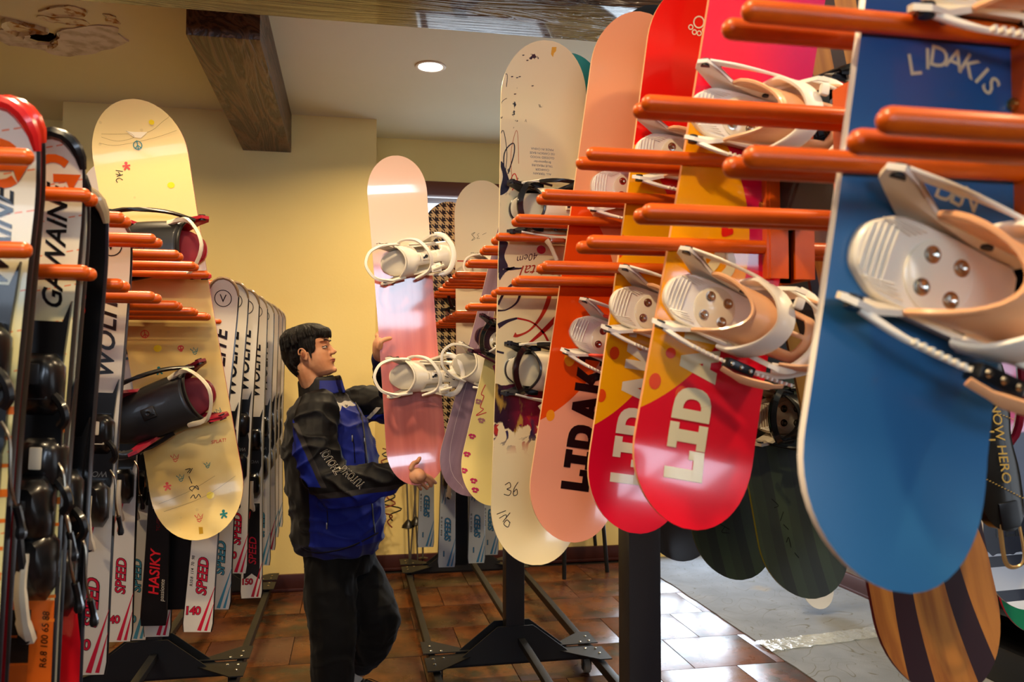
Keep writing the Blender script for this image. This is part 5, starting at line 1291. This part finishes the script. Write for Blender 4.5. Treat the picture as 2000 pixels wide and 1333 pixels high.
cloth_line('hem_cord', [(589, 1070), (612, 1080), (648, 1078), (690, 1066), (738, 1042)], .006, M('hem_band', '#101020', .6), n=6)
# lettering along the right sleeve, projected onto the cloth
def sleeve_text(t, p0, p1, size, flip):
    v, f = text_geo(t, 1.0, .0, .15); x0 = min(a for a, b in v); x1 = max(a for a, b in v); W = x1-x0
    dx, dy = p1[0]-p0[0], p1[1]-p0[1]; L = math.hypot(dx, dy); ux, uy = dx/L, dy/L; nx, ny = uy, -ux
    out = lambda off, bold: None
    for bold, mat, off in ((.035, '#c9c4b8', .0035), (.0, '#0c0c10', .0050)):
        v, f = text_geo(t, 1.0, bold, .15); V = []
        for a, b in v:
            q = (a-x0)/W*L; h = b*size*flip; V.append(onto(bvs, p0[0]+ux*q+nx*h, p0[1]+uy*q+ny*h, off))
        obj('sleeve_lettering', G().add(V, f), M('ink_'+mat, mat, .25, coat=.3), rsl, smooth=None)
sleeve_text('YUTONG', (708, 950), (668, 915), 22, 1); sleeve_text('ZHOUQI', (664, 925), (633, 881), 22, 1)
# trousers, shoes
TRM = M('black_trousers', '#08080a', .75, bump=fab, bstr=.3, spec=.15, sheen=.05)
g = G(); ovals(g, [(at(662, 1115, 3.88), .150, .150), (at(662, 1085, 3.88), .165, .160), (at(662, 1020, 3.88), .160, .155)], FY, 24)
limb(g, [RH+Vector((.02, .04, 0)), at(645, 1150, 3.78), RK, at(651, 1320, 3.73), RA], [.105, .118, .105, .092, .075], 18)
limb(g, [LH+Vector((-.02, -.04, 0)), at(706, 1140, 3.92), LK], [.105, .118, .105], 18); limb(g, [LK, at(727, 1260, 3.86), LA+Vector((-.005, 0, .02))], [.104, .085, .058], 18)
tr = fuse('trousers', g, .008, TRM, man, 4, lambda p: fold(p, .0060)+.35*fold(p, .0075), label='loose black trousers')
g = G(); g.tube([onto(BVHTree.FromPolygons([v.co[:] for v in tr.data.vertices], [tuple(p.vertices) for p in tr.data.polygons]), 710, y, .004) for y in (1055, 1064, 1074)], .003, 6); obj('drawstring', g, WHITEP, tr)
def shoe(a, yaw, nm):
    m = Matrix.Translation((a.x, a.y, 0)) @ Matrix.Rotation(yaw, 4, 'Z'); 
    q = lambda x, y, z: m @ Vector((x, y, z))
    g = G(); R = []
    for x, w, h, z0 in ((-.075, .028, .055, .004), (-.06, .036, .085, .002), (-.02, .040, .095, .002), (.03, .042, .082, .002), (.08, .046, .062, .002), (.13, .046, .050, .004), (.165, .036, .040, .008), (.180, .018, .028, .012)):
        R.append([q(x, w*math.cos(t), z0+h*(.5+.5*math.sin(t)) if math.sin(t) > -.4 else z0) for t in (2*PI*k/16 for k in range(16))])
    g.rings(R); sh = fuse('shoe', g, .005, M('black_shoe', '#0e0d0d', .5), man, 2)
    g = G(); R = [[q(x, w*sg, z) for sg, z in ((-1, .0), (1, .0), (1, .022), (-1, .022))] for x, w in ((-.082, .026), (-.06, .040), (0, .043), (.08, .049), (.14, .046), (.178, .026), (.188, .010))]
    g.rings(R); obj('sole', g, M('pale_sole', '#b8aa98', .6), sh)
    g = G()
    for k in range(4): g.tube(spline([q(.0+.03*k, -.030, .070-.006*k), q(.01+.03*k, 0, .092-.009*k), q(.0+.03*k, .030, .070-.006*k)], 3), .0022, 5)
    g.tube(spline([q(.02, 0, .088), q(.05, -.045, .105), q(.095, -.045, .085), q(.06, -.02, .082), q(.02, 0, .088)], 4), .002, 5); obj('laces', g, BLACK, sh)
    g = G(); limb(g, [q(-.03, 0, .07), q(-.035, 0, .15)], [.036, .038], 12); obj('sock', g, M('white_sock', '#c8bfb0', .8), man, smooth=60)
shoe(LA, -.15, 'l'); shoe(RA, -.5, 'r')
# ------------------------------------------------------------------ ski poles, chair, far corner
pole_m = M('grey_pole', '#77736e', .35, .6); strapm = M('black_webbing', '#121212', .7); redst = M('red_webbing', '#7a2a20', .7)
def floor_at(px, py):
    d = ray(px, py); return CAM+d*(-CAM.z/d.z)
for i, (tx, ty, bx, by, lb) in enumerate(((792, 930, 800, 1106, 'grey ski pole with black basket, first of the four by the wall'), (806, 930, 816, 1100, 'grey ski pole leaning by the wall beside the blue skis'),
                                      (818, 935, 800, 1112, 'grey ski pole crossing behind the others'), (826, 940, 826, 1104, 'grey upright ski pole nearest the blue skis'))):
    Y = 6.2; B = at(bx, by, Y); T = at(tx, ty-60, Y+.1); m = frame(T, B); L = (T-B).length
    t = thing('ski_pole', lb, 'ski pole', m)
    obj('shaft', G().tube([(0, 0, -L/2), (0, 0, L/2)], [.006, .008], 8), pole_m, t)
    g = G(); g.lathe([(.010, L/2-.12), (.016, L/2-.10), (.014, L/2-.02), (.020, L/2), (.006, L/2+.01)], 10); obj('grip', g, BLACK, t)
    g = G(); g.lathe([(.008, -L/2+.34), (.045, -L/2+.30), (.050, -L/2+.28), (.02, -L/2+.27)], 10) if i in (0, 1) else g.lathe([(.006, -L/2+.06), (.04, -L/2+.05), (.01, -L/2+.04)], 10)
    obj('basket', g, BLACK, t)
    g = G(); g.tube(spline([(0, 0, L/2-.02), (.04, -.02, L/2-.10), (.03, -.02, L/2-.22), (-.01, -.01, L/2-.14), (0, 0, L/2-.02)], 4), .006, 6, flat=.3); obj('wrist_strap', g, strapm, t)
for i, (x, y, z0, z1, c) in enumerate(((755, 0, .35, .95, redst), (764, 0, .40, 1.0, strapm))):
    p = at(x, 900, 6.3); pts = []
    for k in range(14): pts.append((p.x+.04*math.sin(k*1.7+i)+(.05 if k % 2 else -.03), p.y+.02*math.cos(k), z1-(z1-z0)*k/13))
    o = obj('hanging_strap', G().tube(spline(pts, 4), .006, 6, flat=.4), c); tag(o, ('tangled red strap hanging beside the ski poles', 'tangled black strap hanging beside the ski poles')[i], 'strap')
# chair with thin black legs by the far wall
cb = floor_at(1102, 1130); cb2 = floor_at(1186, 1118)
c = thing('stool', 'small black table with thin straight legs by the far baseboard', 'table', Matrix.Translation((cb.x+.2, cb.y+.2, 0)))
for px, py in ((1102, 1132), (1186, 1118), (1085, 1100), (1165, 1095)):
    p = floor_at(px, py); q = Vector((p.x-.0, p.y, 0)); g = G(); lean = -.06 if px > 1150 else 0
    g.tube([(p.x, p.y, 0), (p.x+lean, p.y, .72)], .016, 10); obj('leg', g, BLKSTEEL, c, Matrix.Translation((-(cb.x+.2), -(cb.y+.2), 0)))
P4 = [floor_at(*q) for q in ((1102, 1132), (1186, 1118), (1165, 1095), (1085, 1100))]; mc = sum(P4, Vector())/4
obj('tabletop', G().bbox((mc.x, mc.y-.03, .735), (.5, .40, .03), .004), BLACK, c, Matrix.Translation((-(cb.x+.2), -(cb.y+.2), 0)))
# small white board end low behind the green boards
W1 = Board('snowboard', 'white snowboard whose rounded end shows under the dark green board', (1575, 560), (1598, 1187), 4.78, .22, '#dfe3e8', '#c8ccd0', '#9aa0a8')
# right-hand wall rail with the boards at the frame's edge
g = G(); rail = thing('wall_shelf', 'black shelf unit against the side wall behind the right-hand boards', 'shelf', Matrix.Translation((X1-.165, 2.6, .010)))
for z in (.35, .95, 1.50, 2.05): obj('shelf_board', G().bbox((0, 0, z), (.30, 2.6, .03), .004), BLACK, rail)
for y in (-1.29, 1.29): obj('side_panel', G().bbox((0, y, 1.1), (.30, .03, 2.2), .004), BLACK, rail)
obj('back_panel', G().bbox((.14, 0, 1.1), (.012, 2.6, 2.2), .003), M('matt_black_panel', '#0b0b0c', .6), rail)
obj('plinth', G().bbox((-.0, 0, .09), (.32, 2.64, .18), .004), BLACK, rail)
p = at(1912, 677, 2.62); 
def onshelf(px, py, X, z):
    d = ray(px, py); t = (X-CAM.x)/d.x; q = CAM+d*t; return Vector((X, q.y, z))
q = onshelf(1912, 690, X1-.22, 1.515); t = thing('plush_mug', 'white cup with a drawn smile on the dark shelf', 'cup', Matrix.Translation(q))
obj('cup_body', G().lathe([(.035, 0), (.05, .01), (.055, .10), (.052, .105), (.048, .10), (.045, .02)], 20), M('white_glaze', '#d8cfc4', .3), t)
obj('smile', G().tube(spline([(-.0565, -.02, .05), (-.057, -.0, .042), (-.0565, .02, .05)], 4), .002, 6), BLACK, t)
PKB = Board('snowboard', 'pink and lilac snowboard at the right edge, behind the black binding', (1985, 640), (2020, 1015), 2.2, .27, M('pink_lilac_print', '#c85a90', .3, coat=.3, paint=lambda c: c.mix(c.mix(hx('#c0407a'), hx('#d8b0dc'), (c.noise(5, 2)).sm(.42, .55)), hx('#44506c'), (c.z*-1).sm(.02, .03))), '#8a1c44', '#30101c')
NV = Board('snowboard', 'navy and white snowboard with drip lettering at the right edge', (1965, 640), (1990, 1185), 2.4, .26, M('navy_white_print', '#14182c', .3, coat=.3, paint=lambda c: c.mix(hx('#12152a'), hx('#d4dae2'), ((c.z*-1+c.noise(12, 2)*.08) > .33)*((c.z*-1).mod(.11) < .075))), '#d8dce2', '#14182c')
v, f = text_geo('ELLA', .075, .02); NV.decal(rot2(v, 0, NV.uv(1985, 1032)), f, '#101010', .0008, 'lettering')
YG = Board('snowboard', 'snowboard with yellow and green swirls at the bottom right edge', (2000, 700), (2010, 1232), 2.65, .26, M('yellow_green_print', '#8a8a20', .3, coat=.4, paint=lambda c: c.mix(c.mix(hx('#a89a28'), hx('#e0d890'), c.noise(9, 3, dist=1.5).sm(.5, .6)), hx('#1c7a58'), (c.z*-1).sm(.335, .34))), '#b01838', '#20302c')
